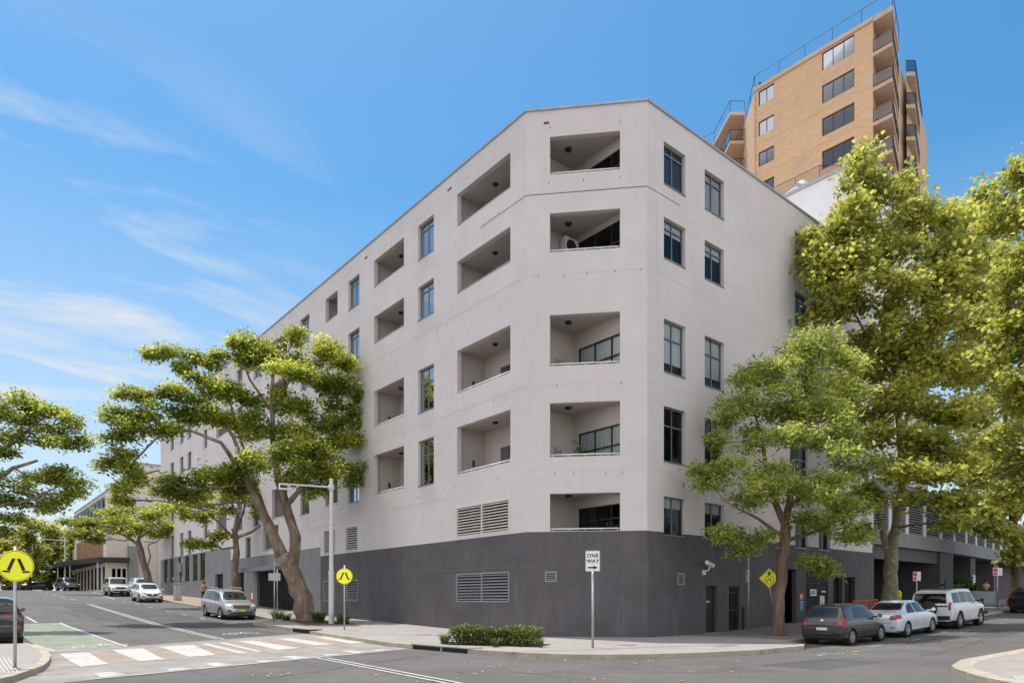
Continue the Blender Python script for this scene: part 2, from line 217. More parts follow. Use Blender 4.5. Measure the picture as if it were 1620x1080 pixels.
# ------------------------------------------------------------------ mesh builder
ORG={}
def V(*a): return Vector(a)
class MB:
    def __init__(s): s.v=[]; s.f=[]; s.m=[]
    def add(s,vs,fs,m=0):
        o=len(s.v); s.v+= [tuple(x) for x in vs]; s.f+=[tuple(i+o for i in f) for f in fs]; s.m+=[m]*len(fs); return s
    def quad(s,a,b,c,d,m=0): return s.add([a,b,c,d],[(0,1,2,3)],m)
    def poly(s,p,m=0): return s.add(p,[tuple(range(len(p)))],m)
    def box(s,x0,x1,y0,y1,z0,z1,m=0):
        return s.add([(x0,y0,z0),(x1,y0,z0),(x1,y1,z0),(x0,y1,z0),(x0,y0,z1),(x1,y0,z1),(x1,y1,z1),(x0,y1,z1)],[(0,3,2,1),(4,5,6,7),(0,1,5,4),(1,2,6,5),(2,3,7,6),(3,0,4,7)],m)
    def fbox(s,P,D,Nn,u0,u1,n0,n1,z0,z1,m=0):
        """box in a wall's own frame: u along the wall, n into the wall"""
        q=[]
        for z in (z0,z1):
            for u,n in ((u0,n0),(u1,n0),(u1,n1),(u0,n1)): q.append((P[0]+D[0]*u+Nn[0]*n,P[1]+D[1]*u+Nn[1]*n,z))
        return s.add(q,[(0,3,2,1),(4,5,6,7),(0,1,5,4),(1,2,6,5),(2,3,7,6),(3,0,4,7)],m)
    def prism(s,pts,z0,z1,m=0,cap=True):
        n=len(pts); q=[(p[0],p[1],z0) for p in pts]+[(p[0],p[1],z1) for p in pts]
        f=[(i,(i+1)%n,n+(i+1)%n,n+i) for i in range(n)]
        if cap: f+=[tuple(range(n-1,-1,-1)),tuple(range(n,2*n))]
        return s.add(q,f,m)
    def tube(s,pts,rad,n=8,m=0,cap=True):
        pts=[Vector(p) for p in pts]; k=len(pts); rad=rad if hasattr(rad,'__len__') else [rad]*k
        rings=[]; up=Vector((.13,.31,.94)); vs=[]
        for i,p in enumerate(pts):
            t=(pts[min(i+1,k-1)]-pts[max(i-1,0)]).normalized(); a=t.cross(up)
            if a.length<.15: a=t.cross(Vector((1,0,0)))
            a.normalize(); b=t.cross(a)
            for j in range(n):
                th=2*math.pi*j/n; vs.append(p+(a*math.cos(th)+b*math.sin(th))*rad[i])
        fs=[(i*n+j,i*n+(j+1)%n,(i+1)*n+(j+1)%n,(i+1)*n+j) for i in range(k-1) for j in range(n)]
        if cap: fs+=[tuple(range(n-1,-1,-1)),tuple(range((k-1)*n,k*n))]
        return s.add(vs,fs,m)
    def cyl(s,a,b,r,r2=None,n=16,m=0): return s.tube([a,b],[r,r if r2 is None else r2],n,m)
    def lathe(s,prof,c,ax='z',n=20,m=0):
        vs=[]
        for r,h in prof:
            for j in range(n):
                t=2*math.pi*j/n; x,y=r*math.cos(t),r*math.sin(t)
                vs.append((c[0]+x,c[1]+y,c[2]+h) if ax=='z' else (c[0]+x,c[1]+h,c[2]+y))
        k=len(prof); return s.add(vs,[(i*n+j,i*n+(j+1)%n,(i+1)*n+(j+1)%n,(i+1)*n+j) for i in range(k-1) for j in range(n)],m)
    def build(s,name,mats,parent=None,smooth=False,local=False,label=None,bevel=0):
        me=bpy.data.meshes.new(name); o=ORG.get(parent.name,(0,0,0)) if (parent and not local) else (0,0,0)
        vs=[(x-o[0],y-o[1],z-o[2]) for x,y,z in s.v] if o!=(0,0,0) else s.v
        me.from_pydata(vs,[],s.f)
        for q in (mats if isinstance(mats,(list,tuple)) else [mats]): me.materials.append(M[q] if isinstance(q,str) else q)
        me.polygons.foreach_set('material_index',s.m)
        if smooth: me.polygons.foreach_set('use_smooth',[True]*len(me.polygons))
        me.update(); ob=bpy.data.objects.new(name,me); COL.objects.link(ob)
        if parent: ob.parent=parent; ORG[ob.name]=o
        if label: ob['label']=label
        if bevel:
            b=ob.modifiers.new('b','BEVEL'); b.width=bevel; b.segments=2; b.limit_method='ANGLE'
        return ob
def tag(o,label=None,cat=None,group=None,kind=None):
    if label: o['label']=label
    if cat: o['category']=cat
    if group: o['group']=group
    if kind: o['kind']=kind
    return o
def thing(name,loc,label,cat,group=None,rz=0,local=False):
    o=bpy.data.objects.new(name,None); COL.objects.link(o); o.location=loc; o.rotation_euler=(0,0,rz); o.empty_display_size=.2
    ORG[o.name]=tuple(loc); return tag(o,label,cat,group)
def copytree(o,parent=None):
    c=o.copy(); COL.objects.link(c); c.parent=parent
    for ch in list(o.children): copytree(ch,c)
    return c

# ------------------------------------------------------------------ ground sheets that follow the slope
def sheet(name,polys,mats,off,midx=None,kind='structure',parent=None,skirt=0):
    bm=bmesh.new()
    for pi,p in enumerate(polys):
        if skirt:
            n=len(p); a=[bm.verts.new((x,y,0)) for x,y in p]; f=bm.faces.new(a)
        else: f=bm.faces.new([bm.verts.new((x,y,0)) for x,y in p])
        f.material_index=midx[pi] if midx else 0
    for (k,_) in KL: bmesh.ops.bisect_plane(bm,geom=bm.verts[:]+bm.edges[:]+bm.faces[:],plane_co=(0,k,0),plane_no=(0,1,0))
    for (k,_) in KR: bmesh.ops.bisect_plane(bm,geom=bm.verts[:]+bm.edges[:]+bm.faces[:],plane_co=(k,0,0),plane_no=(1,0,0))
    bmesh.ops.triangulate(bm,faces=bm.faces[:])
    for v in bm.verts: v.co.z=H(v.co.x,v.co.y)+off
    for f in bm.faces:
        f.normal_update()
        if f.normal.z<0: f.normal_flip()
    if skirt:
        ed=[e for e in bm.edges if len(e.link_faces)==1]; r=bmesh.ops.extrude_edge_only(bm,edges=ed)
        for v in r['geom']:
            if isinstance(v,bmesh.types.BMVert): v.co.z-=skirt
    me=bpy.data.meshes.new(name); bm.to_mesh(me); bm.free()
    for q in mats: me.materials.append(M[q])
    o=bpy.data.objects.new(name,me); COL.objects.link(o)
    if parent: o.parent=parent
    elif kind: o['kind']=kind
    return o
def kerb(name,pts,width=.16,side=1,h=.0,drop=.2):
    """kerb stones along a line; the width lies on the pavement side"""
    d=[]
    for a,b in zip(pts,pts[1:]):
        n=max(1,int(math.dist(a,b)/1.2))
        for i in range(n): t=i/n; d.append((a[0]+(b[0]-a[0])*t,a[1]+(b[1]-a[1])*t))
    d.append(pts[-1]); mb=MB(); k=len(d); ins=[]
    for i,p in enumerate(d):
        a=d[max(i-1,0)]; b=d[min(i+1,k-1)]; tx,ty=b[0]-a[0],b[1]-a[1]; l=math.hypot(tx,ty) or 1
        ins.append((p[0]-ty/l*width*side,p[1]+tx/l*width*side))
    for i in range(k-1):
        (x,y),(x2,y2),(a,b),(a2,b2)=d[i],d[i+1],ins[i],ins[i+1]
        z,z2,za,zb=H(x,y)+h,H(x2,y2)+h,H(a,b)+h,H(a2,b2)+h
        mb.quad((x,y,z),(x2,y2,z2),(a2,b2,zb),(a,b,za)); mb.quad((x,y,z-drop),(x2,y2,z2-drop),(x2,y2,z2),(x,y,z)); mb.quad((a,b,za),(a2,b2,zb),(a2,b2,zb-.1),(a,b,za-.1))
    o=mb.build(name,'kerb'); o['kind']='structure'; return o
g=MB(); 
for i in range(-12,12):
    for j in range(-12,12): g.quad(*[(x*60,y*60,H(x*60,y*60)-.6 if abs(x)<4 and abs(y)<5 else -.6) for x,y in ((i,j),(i+1,j),(i+1,j+1),(i,j+1))])
g.build('ground','concrete')['kind']='structure'
sheet('road',[[(-120,-60),(-4,-60),(60,-60),(160,-60),(160,-8.2),(-4,-2),(-4,250),(-120,250)]],['asphalt'],-.15)
sheet('road_resurfacing',[[(-7.3,7.4),(-10.3,6.2),(-10.3,9.5),(-12.5,22),(-12.5,40),(-7.3,40)]],['asphaltd'],-.146)
# main corner pavement
KM=[(-4.3,110),(-4.3,17.2),(-5.2,15.9),(-6.4,14.6),(-6.5,6.2),(-6.45,-1.07),(-6.3,-3.1),(-6.15,-4.6),(-5.8,-6.6),(-5.08,-8.05),(-3.84,-9.07),(-1.96,-9.85),(.5,-10.35),(3.47,-10.3),(4.3,-9.9),(4.6,-9.2),(4.8,-8.5),(30,-8.5),(52,-8.5),(120,-8.5)]
inner=[]
kerb('kerb',KM,side=1)
def inset(pts,w):
    r=[]
    for i,p in enumerate(pts):
        a=pts[max(i-1,0)]; b=pts[min(i+1,len(pts)-1)]; tx,ty=b[0]-a[0],b[1]-a[1]; l=math.hypot(tx,ty) or 1; r.append((p[0]-ty/l*w,p[1]+tx/l*w))
    return r
KI=inset(KM,.16)
mainp=[p for p in KI if p[1]<24]
sheet('pavement',[[(0.2,24)]+[(-4.14,24)]+[p for p in KI if p[1]<20 and p[0]<6]+[(6,-8.34),(6,-3.4),(3.5,-3.5),(.2,.1)]],['pave'],-.004)
sheet('brick_pavement',[[(.2,24),(-4.14,24),(-4.14,110),(.2,110)]],['paveb'],-.004)
sheet('shaded_pavement',[[(6,-8.34),(120,-8.34),(120,-2),(6,-3.4)]],['paved'],-.004)  # shade of this stretch is painted in through the darker slab colour
# left corner pavement
KLf=[(-18.8,150),(-18.8,6.2),(-18.2,5.5),(-16.75,5.4),(-16.6,4.4),(-16.45,3),(-16.55,.7),(-16.75,-.9),(-17.0,-2.4),(-17.7,-4.64),(-19,-7),(-22,-9),(-60,-9)]
kerb('kerb',KLf,width=.2,side=-1)
sheet('pavement',[[(-60,150)]+inset(KLf,-.2)],['pave'],-.004)
# corner across the side street
KB=[(-30,-34),(-8,-24),(-4.2,-18.6),(-2.61,-17.1),(-1.3,-16.3),(-.52,-15.96),(1.37,-15.57),(3.39,-15.5),(6,-15.5),(60,-15.5),(120,-15.5)]
kerb('kerb',KB,width=.4,side=-1)
sheet('pavement',[inset(KB,-.4)+[(120,-60),(-30,-60)]],['pave'],-.004)
# raised crossing and paint
far=lambda x:3.05+.43*(x+16.4); near=lambda x:-5.1+.36*(x+16.6)
sheet('crossing_table',[[(-17.9,-5.6),(-6.5,near(-6.5)),(-6.5,far(-6.5)),(-16.5,far(-16.5)),(-16.6,.5),(-17.2,-2.6),(-17.8,-4.4)]],['concrete'],-.144)
brw=[]
for px in ([(140,1032),(177,1028),(222,1046),(173,1050)],[(225,1025),(252,1023),(300,1039),(262,1043)],[(305,1020),(318,1018),(380,1034),(342,1036)],[(355,1016),(375,1014),(440,1028),(415,1030)],[(400,1013),(436,1010),(500,1021),(474,1025)],[(460,1009),(495,1007),(555,1018),(530,1019)],[(520,1006),(545,1004),(612,1017),(582,1016)]): brw.append([gp(*p) for p in px])
sheet('crossing_coating',brw,['tablebrown'],-.141)
ws=[]
def pq(*pp): ws.append([gp(*p) for p in pp])
pq((93,1034),(140,1032),(173,1050),(128,1055)); pq((177,1028),(225,1025),(262,1043),(222,1046)); pq((252,1023),(305,1020),(342,1036),(300,1039))
pq((318,1018.5),(330,1018),(393,1033),(380,1034)); pq((345,1016.5),(355,1016),(415,1030),(405,1031)); pq((375,1014),(400,1013),(474,1025),(440,1028)); pq((436,1010),(460,1009),(530,1019),(500,1021)); pq((495,1007),(520,1006),(582,1016),(555,1018))
def wline(a,b,w):
    (x,y),(x2,y2)=a,b; tx,ty=x2-x,y2-y; l=math.hypot(tx,ty); nx,ny=-ty/l*w/2,tx/l*w/2; ws.append([(x-nx,y-ny),(x2-nx,y2-ny),(x2+nx,y2+ny),(x+nx,y+ny)])
wline((-16.3,near(-16.3)+.05),(-6.7,near(-6.7)+.05),.14); wline((-16.3,far(-16.3)+.1),(-7.2,far(-7.2)+.1),.12)
for x in (-15.9,-14.4,-13.3,-12.0,-10.9,-9.7,-8.6,-7.6):   # ramp teeth
    y=near(x)+.12; l=1.15 if x in(-15.9,-13.3,-10.9,-8.6) else .6; ws.append([(x-.28,y),(x+.28,y+.2),(x+.12,y+l),(x-.25,y+l-.1)])
for dxx in (-.12,.12):
    wline((-10.5+dxx,39),(-10.55+dxx,far(-10.5)+.4),.1); wline((-10.4+dxx,near(-10.5)-.1),(-11.2+dxx,-16),.1)
for i in range(12): wline((-10.5,46+i*7),(-10.5,49+i*7),.12)
for y in (20,23.9,28.3,33.3,38,43,48,53,58,63,68): wline((-7.3,y),(-7.3,y+1.0),.1)
wline((-7.2,49),(-5.2,76),.12); wline((-14.1,4.1),(-14.42,19.2),.13); wline((-15.35,19.6),(-15.42,24.8),.12); wline((-16.5,6.5),(-16.2,3.6),.12)
for x in (1.4,2.6,3.7): wline((x,-11.8),(x+.6,-11.75),.08)
wline((2.3,-11.3),(2.5,-12.1),.08); wline((6.5,-11.2),(7.3,-11.2),.08); wline((10,-11.25),(10.8,-11.25),.08); wline((15.4,-11.4),(16.2,-11.4),.08)
def bike(cx,cy,ang,s):
    c,sn=math.cos(ang),math.sin(ang); T=lambda u,v:(cx+(u*c-v*sn)*s,cy+(u*sn+v*c)*s)
    for uc in (-.62,.62):
        for i in range(14):
            a,b=2*math.pi*i/14,2*math.pi*(i+1)/14
            ws.append([T(uc+.36*math.cos(a),.5*math.sin(a)),T(uc+.36*math.cos(b),.5*math.sin(b)),T(uc+.27*math.cos(b),.38*math.sin(b)),T(uc+.27*math.cos(a),.38*math.sin(a))])
    for (a,b),(c2,d) in (((-.62,0),(-.25,.7)),((-.25,.7),(.45,.7)),((.45,.7),(0,0)),((0,0),(-.3,.65)),((-.62,0),(0,0)),((.62,0),(.42,.95)),((.3,1),(.6,.95)),((-.4,.85),(-.15,.85))):
        wline(T(a,b),T(c2,d),.09*s)
bike(-14.75,4.95,math.atan2(-.636,.772)+R(64),.9); bike(-8.97,8.5,math.atan2(-.636,.772)+R(50),.8); bike(-7.9,50,R(20),1.0)
sheet('road_markings',ws,['paint'],-.136)
sheet('cycle_box',[[(-14.2,3.95),(-16.35,3.2),(-16.5,6.4),(-16.55,18.9),(-14.45,19.1)]],['green'],-.141)
ln=[]
def tl(a,b,w):
    (x,y),(x2,y2)=a,b; tx,ty=x2-x,y2-y; l=math.hypot(tx,ty); nx,ny=-ty/l*w/2,tx/l*w/2; ln.append([(x-nx,y-ny),(x2-nx,y2-ny),(x2+nx,y2+ny),(x+nx,y+ny)])
for i in range(6): a=gp(-22+i*7,1040,0); b=gp(-6+i*7,1064,0); tl(a,b,.035)
for i in range(5): tl(gp(1604+i*6,1068,0),gp(1622+i*6,1086,0),.04)
sheet('tactile_strips',ln,['paint'],0.006)
tl2=[]
ln=[]; tl((-6.2,-6.2),(4.2,-8.9),.05); tl((-5.9,4.9),(-.2,-.3),.06); sheet('pavement_joint',ln,['groove'],.0)
ck=[]
def crack(a,b,n,amp,w):
    a,b=Vector(a),Vector(b); d_=b-a; nn=Vector((-d_.y,d_.x)).normalized(); p=[a+d_*(i/n)+nn*(RNG.normal()*amp if 0<i<n else 0) for i in range(n+1)]
    for q,r in zip(p,p[1:]):
        t=(r-q).normalized(); m_=Vector((-t.y,t.x))*w/2; ck.append([tuple(q-m_),tuple(r-m_),tuple(r+m_),tuple(q+m_)])
crack((-13.5,-7.2),(-6.6,-3.6),22,.06,.03); crack((-9,-9.5),(-3.5,-13.5),18,.09,.025); crack((-12.4,9),(-13.2,30),30,.07,.03); crack((-9.2,14),(-8.6,38),30,.08,.03); crack((3,-13.8),(22,-12.4),34,.08,.03); crack((-5,-12.2),(2,-12.9),16,.08,.025); crack((10,-12),(11.5,-15.4),8,.1,.03)
sheet('road_cracks',ck,['asphaltd'],-.142)
sheet('road_patch',[[(-2.5,-12.2),(.8,-12.4),(.9,-13.9),(-2.4,-13.8)],[(12.5,-12.2),(17.5,-12.0),(17.6,-13.2),(12.6,-13.4)]],['asphaltd'],-.145)
for a_,w_,h_,l_ in ((( -1.2,-6.6),.55,.55,'square grey service pit lid in the paving near the one way sign'),((.9,-8.9),.9,.45,'long grey service pit lid near the kerb'),((-3.6,2.6),.6,.6,'square grey service pit lid in the paving left of the hedge')):
    T=thing('pit_lid',(a_[0],a_[1],H(*a_)),l_,'pit lid','service pit lids in the pavement'); m=MB(); z=H(*a_); m.box(a_[0],a_[0]+w_,a_[1],a_[1]+h_,z-.05,z+.004); m.build('frame','louvred',T); m=MB(); m.box(a_[0]+.04,a_[0]+w_-.04,a_[1]+.04,a_[1]+h_-.04,z-.05,z+.009); m.build('cover','paved',T)
sheet('driveway',[[(-4.2,25.2),(-.0,25.2),(-.0,32.2),(-4.2,32.2)]],['concrete'],-.0)
# footing strip of fine gravel litter: fallen leaves
lt=MB()
for i in range(520):
    if i<200: x,y=RNG.uniform(2,26),-RNG.uniform(8.6,12.5)
    elif i<330: x,y=RNG.uniform(-6,12),-RNG.uniform(4.5,10.2)
    elif i<430: x,y=RNG.uniform(-14,-1),RNG.uniform(-14,-6)
    else: x,y=RNG.uniform(-12,-.5),RNG.uniform(-3,18)
    onp=(x>-4 and y>-8.3) or (x>-6 and y>-1)
    z=H(x,y)+(.012 if onp else -.132); s=RNG.uniform(.03,.075); a=RNG.uniform(0,6.3); c,sn=math.cos(a)*s,math.sin(a)*s
    lt.quad((x-c,y-sn,z),(x+sn*.6,y-c*.6,z+.01),(x+c,y+sn,z+.015),(x-sn*.6,y+c*.6,z+.004))
tag(lt.build('fallen_leaves','litter'),'small dry brown leaves scattered over road and pavement','leaf litter',kind='stuff')

# ------------------------------------------------------------------ walls
def wall(mb,P,D,Nn,regions,openings,depth=.25,m=0,rm=None):
    """regions: (u0,u1,z0,z1); the openings are cut out of them and get reveals"""
    rm=m if rm is None else rm; q=lambda u,z,n=0:(P[0]+D[0]*u+Nn[0]*n,P[1]+D[1]*u+Nn[1]*n,z)
    flip=(Vector((D[0],D[1],0)).cross(Vector((0,0,1)))).dot(Vector((Nn[0],Nn[1],0)))>0
    def F(a,b,c,d,mm):
        mb.quad(*((d,c,b,a) if flip else (a,b,c,d)),mm)
    for (ua,ub,za,zb) in regions:
        ops=[o for o in openings if o[0]<ub-1e-4 and o[1]>ua+1e-4 and o[2]<zb-1e-4 and o[3]>za+1e-4]
        us=sorted(set([ua,ub]+[min(max(x,ua),ub) for o in ops for x in o[:2]])); zs=sorted(set([za,zb]+[min(max(x,za),zb) for o in ops for x in o[2:4]]))
        for u,u2 in zip(us,us[1:]):
            for z,z2 in zip(zs,zs[1:]):
                cu,cz=(u+u2)/2,(z+z2)/2
                if any(o[0]<cu<o[1] and o[2]<cz<o[3] for o in ops): continue
                F(q(u,z),q(u2,z),q(u2,z2),q(u,z2),m)
        for o in ops:
            a,b,c,d=max(o[0],ua),min(o[1],ub),max(o[2],za),min(o[3],zb); dd=depth
            if c==o[2]: F(q(a,c,dd),q(b,c,dd),q(b,c),q(a,c),rm)
            if d==o[3]: F(q(a,d),q(b,d),q(b,d,dd),q(a,d,dd),rm)
            if a==o[0]: F(q(a,c,dd),q(a,c),q(a,d),q(a,d,dd),rm)
            if b==o[1]: F(q(b,c),q(b,c,dd),q(b,d,dd),q(b,d),rm)
def window(par,P,D,Nn,u0,u1,z0,z1,cols=2,tz=None,cover='curtain',drop=1.0,dep=.16,fm='frame',gm='glass',name='window',fw=.05,sill=True):
    f=MB(); g=lambda a,b,c,d,n0=dep,n1=dep+.06:f.fbox(P,D,Nn,a,b,n0,n1,c,d)
    g(u0,u1,z0,z0+fw); g(u0,u1,z1-fw,z1); g(u0,u0+fw,z0+fw,z1-fw); g(u1-fw,u1,z0+fw,z1-fw)
    for i in range(1,cols): u=u0+(u1-u0)*i/cols; g(u-.025,u+.025,z0+fw,z1-fw,dep+.002,dep+.058)
    for t in (tz or []): g(u0+fw,u1-fw,t-.03,t+.03,dep-.004,dep+.062)
    if sill: f.fbox(P,D,Nn,u0-.0,u1+.0,-.03,dep,z0-.04,z0+.012)
    o=f.build(name,fm,par)
    p=MB(); a=[(P[0]+D[0]*u+Nn[0]*(dep+.03),P[1]+D[1]*u+Nn[1]*(dep+.03),z) for u,z in ((u0+.02,z0+.02),(u1-.02,z0+.02),(u1-.02,z1-.02),(u0+.02,z1-.02))]; p.quad(*a); p.build('pane',gm,o)
    if cover:
        c=MB(); zc=z1-(z1-z0)*drop; c.fbox(P,D,Nn,u0+.03,u1-.03,dep+.075,dep+.09,zc,z1-.02); c.build('curtain' if cover=='curtain' else 'blind',cover,o)
    return o
def louvre(par,P,D,Nn,u0,u1,z0,z1,m,cols=2,back='black',n=None,out=-.02):
    f=MB(); fw=.06
    for a,b,c,d in ((u0,u1,z0,z0+fw),(u0,u1,z1-fw,z1),(u0,u0+fw,z0+fw,z1-fw),(u1-fw,u1,z0+fw,z1-fw)): f.fbox(P,D,Nn,a,b,out,.1,c,d)
    for i in range(1,cols): u=u0+(u1-u0)*i/cols; f.fbox(P,D,Nn,u-.03,u+.03,out+.003,.098,z0+fw,z1-fw)
    n=n or int((z1-z0)/.14)
    for k in range(n):
        z=z0+fw+(z1-z0-2*fw)*(k+.5)/n; h=(z1-z0)/n*.17; q=[]
        for u in (u0+fw,u1-fw):
            for nn,zz in ((out+.01,z-h),(out+.01,z-h+.03),(.08,z+h+.03),(.08,z+h)): q.append((P[0]+D[0]*u+Nn[0]*nn,P[1]+D[1]*u+Nn[1]*nn,zz))
        f.add(q,[(0,1,2,3),(7,6,5,4),(0,4,5,1),(1,5,6,2),(2,6,7,3),(3,7,4,0)])
    f.fbox(P,D,Nn,u0+.01,u1-.01,.101,.12,z0+.01,z1-.01,1)
    return f.build('louvre',[m,back],par)
def rail(par,P,D,Nn,u0,u1,z,n=.08,m='whitep'):
    r=MB(); q=lambda u,zz:(P[0]+D[0]*u+Nn[0]*n,P[1]+D[1]*u+Nn[1]*n,zz)
    r.tube([q(u0,z+.1),q(u1,z+.1)],.028,8)
    for i in range(5): u=u0+.1+(u1-u0-.2)*i/4; r.tube([q(u,z-.01),q(u,z+.09)],.015,6)
    return r.build('rail',m,par,smooth=True)
def balcony(par,P,D,Nn,u0,u1,z0,z1,dep=1.6,door=(.1,.75),ue=.2,lamp=True,railm='whitep',cover='curtain'):
    zf,zc=z0-1.0,z1+.07; a,b=u0-.25,u1+ue; q=lambda u,z,n:(P[0]+D[0]*u+Nn[0]*n,P[1]+D[1]*u+Nn[1]*n,z); n0,n1=.25,.25+dep; m=MB()
    m.quad(q(a,zf,n0),q(b,zf,n0),q(b,zf,n1),q(a,zf,n1)); m.quad(q(a,zc,n1),q(b,zc,n1),q(b,zc,n0),q(a,zc,n0)); m.quad(q(a,zf,n0),q(a,zf,n1),q(a,zc,n1),q(a,zc,n0)); m.quad(q(b,zf,n1),q(b,zf,n0),q(b,zc,n0),q(b,zc,n1))
    da,db=a+(b-a)*door[0],a+(b-a)*door[1]; zt=zf+2.35
    wall(m,(P[0]+Nn[0]*n1,P[1]+Nn[1]*n1),D,Nn,[(a,b,zf,zc)],[(da,db,zf,zt)],.1)
    o=m.build('balcony','soffit',par)
    P2=(P[0]+Nn[0]*n1,P[1]+Nn[1]*n1); window(o,P2,D,Nn,da,db,zf,zt,3,[zf+1.75],cover,.9,.04,name='balcony_door',sill=False)
    rail(o,P,D,Nn,u0,u1,z0,m=railm)
    if lamp:
        l=MB(); c=q((a+b)/2+.3,zc,n0+dep*.45); l.lathe([(0,-.09),(.1,-.09),(.13,-.04),(.13,0)],c,n=14); l.build('ceiling_lamp','plastic',o,smooth=True)
        l=MB(); l.fbox(P,D,Nn,b-.06,b,n0+dep*.5,n0+dep*.5+.12,zf+1.55,zf+1.85); l.build('wall_lamp','plastic',o,bevel=.02)
    return o

# ================================================================== main building
B=thing('apartment_building',(0,0,0),'pale grey five storey apartment block with charcoal base and cut-off corner','building')
PL,DL,NL=(0,0),(0,1),(1,0); PR,DR,NR=(0,-3.67),(1,0),(0,1); PC,DC=(0,0),(3.42/5.016,-3.67/5.016); NC=(3.67/5.016,3.42/5.016)
ROW={5:(19.3,20.85),4:(16.1,17.65),3:(11.35,13.4),2:(7.5,9.75)}; WROW={5:(19.05,20.82),4:(15.93,17.65),3:(11.15,13.37),2:(7.38,9.7),1:(4.27,5.9)}
TZ={5:1.42,4:1.38,3:1.5,2:1.55}
lb=[];lw=[]
for r in (5,4,3,2):
    z0,z1=ROW[r]; lb+=[(1.03,5.03,z0,z1,r,0),(9.98,13.31,z0,z1,r,1)]
    if r>2 or 1: lb.append((18.05,19.83,z0,z1,r,2))
    lb+=[(26.3,29.3,z0,z1,r,3),(40.2,43.2,z0,z1,r,4)]
    w0,w1=WROW[r]; lw+=[(7.07,8.56,w0,w1,r),(15.1,16.56,w0,w1,r),(22.4,23.9,w0,w1,r),(31.8,33.3,w0,w1,r),(36,37.5,w0,w1,r),(46,47.2,w0,w1,r),(51.5,52.9,w0-1.2,w1-1.2,r),(54.5,55.9,w0-1.2,w1-1.2,r),(58.4,59.9,w0-1.2,w1-1.2,r)]
lb.append((28.0,31.2,5.25,7.1,1,3)); lw+=[(34.0,35.2,4.95,6.6,1),(25.2,25.9,5.3,7.4,1),(18.05,19.8,7.6,8.85,9)]
lw=[w for w in lw if not (w[4]==9)]
gw=[(58.5,60.3),(61.1,62.9),(52.2,54),(54.8,56.6),(46.7,48.5),(49.2,51)]
lw+=[(a,b,3.45,6.0,0) for a,b in gw]
holes=[(24.5,32.5,-1,3.7),(41.2,43.5,-1,3.85),(35.6,37.2,-1,3.8)]
louv=[(1.1,5.1,4.5,5.93,'louvre',2),(15.3,16.9,4.46,5.97,'louvre',1),(18.4,20.1,4.46,6.02,'louvre',1)]
louvd=[(1.1,5.1,1.43,2.76,'louvred',2),(15.3,16.8,1.46,2.75,'louvred',1),(18.4,20.1,1.46,2.75,'louvred',1)]
opsL=[o[:4] for o in lb+lw]+holes+[o[:4] for o in louv+louvd]
u=MB(); zt=4.38
wall(u,PL,DL,NL,[(0,20.59,zt,22),(20.59,39.04,4.97,22),(39.04,48,6.1,22),(48,64.4,6.1,19.6)],opsL)
opsC=[(1.01,3.91,4.4,5.97),(1.01,3.91,7.5,9.75),(1.01,3.91,11.3,13.43),(1.01,3.91,16.06,17.68),(1.01,3.91,19.3,20.88)]
wall(u,PC,DC,NC,[(0,5.016,zt,22)],opsC)
rw=[]
for r in (5,4,3,2,1):
    w0,w1=WROW[r]; rw+=[(4.5,5.98,w0,w1,r),(7.4,8.9,w0,w1,r)]
    rw+=[(15.35,16.8,w0,w1,r)]
rw+=[(14.0,15.0,4.27,5.9,1)] if 0 else []
rw+=[(17.9,19.2,4.27,5.9,1)]
rdoor=[(7.5,8.38,-1,2.16),(9.3,10.19,-1,2.18),(14.05,15.5,-1,3.12),(16.5,18.97,-1,3.08),(19.56,20.71,-.5,2.83),(20.94,22.31,-.5,2.86)]
rl=[(5.42,5.92,2.17,2.68,'louvred',1)]
opsR=[o[:4] for o in rw+rl]+rdoor
wall(u,PR,DR,NR,[(3.42,24.6,zt,22)],opsR)
# end wall, back walls, roof deck
u.quad((24.6,-3.67,zt),(24.6,20,zt),(24.6,20,22),(24.6,-3.67,22)); u.quad((24.6,20,-1),(0.1,64.4,-1),(.1,64.4,22),(24.6,20,22)) if 0 else None
u.quad((0,64.4,-1),(12,64.4,-1),(12,64.4,19.6),(0,64.4,19.6)); u.quad((12,64.4,-1),(12,20,-1),(12,20,22),(12,64.4,22)); u.quad((12,20,-1),(24.6,20,-1),(24.6,20,22),(12,20,22))
u.quad((0,48,19.6),(12,48,19.6),(12,48,22),(0,48,22))
u.poly([(.3,.1,21.7),(3.5,-3.4,21.7),(24.6,-3.4,21.7),(24.6,20,21.7),(12,20,21.7),(12,48,21.7),(.3,48,21.7)]); u.quad((.3,48,19.4),(12,48,19.4),(12,64.4,19.4),(.3,64.4,19.4))
# small weep slots, vents and cracks
for uu,z in ((.5,15.0),(1.6,15.0),(2.55,15.02),(3.7,15.04),(4.75,15.05),(.95,18.9),(2.4,18.9),(3.9,18.9),(1.0,21.2),(3.9,21.2),(1.3,10.4),(3.95,10.4),(1.2,6.75),(2,6.75),(3.3,6.72),(4.0,6.72)): u.fbox(PC,DC,NC,uu,uu+.025,-.004,.01,z,z+.12,1)
for i in range(60): 
    uu=RNG.uniform(.4,22); z=RNG.choice([18.6,14.9,14.2,10.3,21.1,6.8])+RNG.uniform(-.1,.1)
    if not any(o[0]-.1<uu<o[1]+.1 and o[2]-.1<z<o[3]+.2 for o in opsL): u.fbox(PL,DL,NL,uu,uu+.025,-.004,.01,z,z+.11,1)
for uu in (.55,):
    u.fbox(PC,DC,NC,.75,.98,-.004,.02,21.42,21.53,1)
for uu in (5.5,14.1): u.fbox(PL,DL,NL,uu,uu+.35,-.004,.02,21.35,21.47,1)
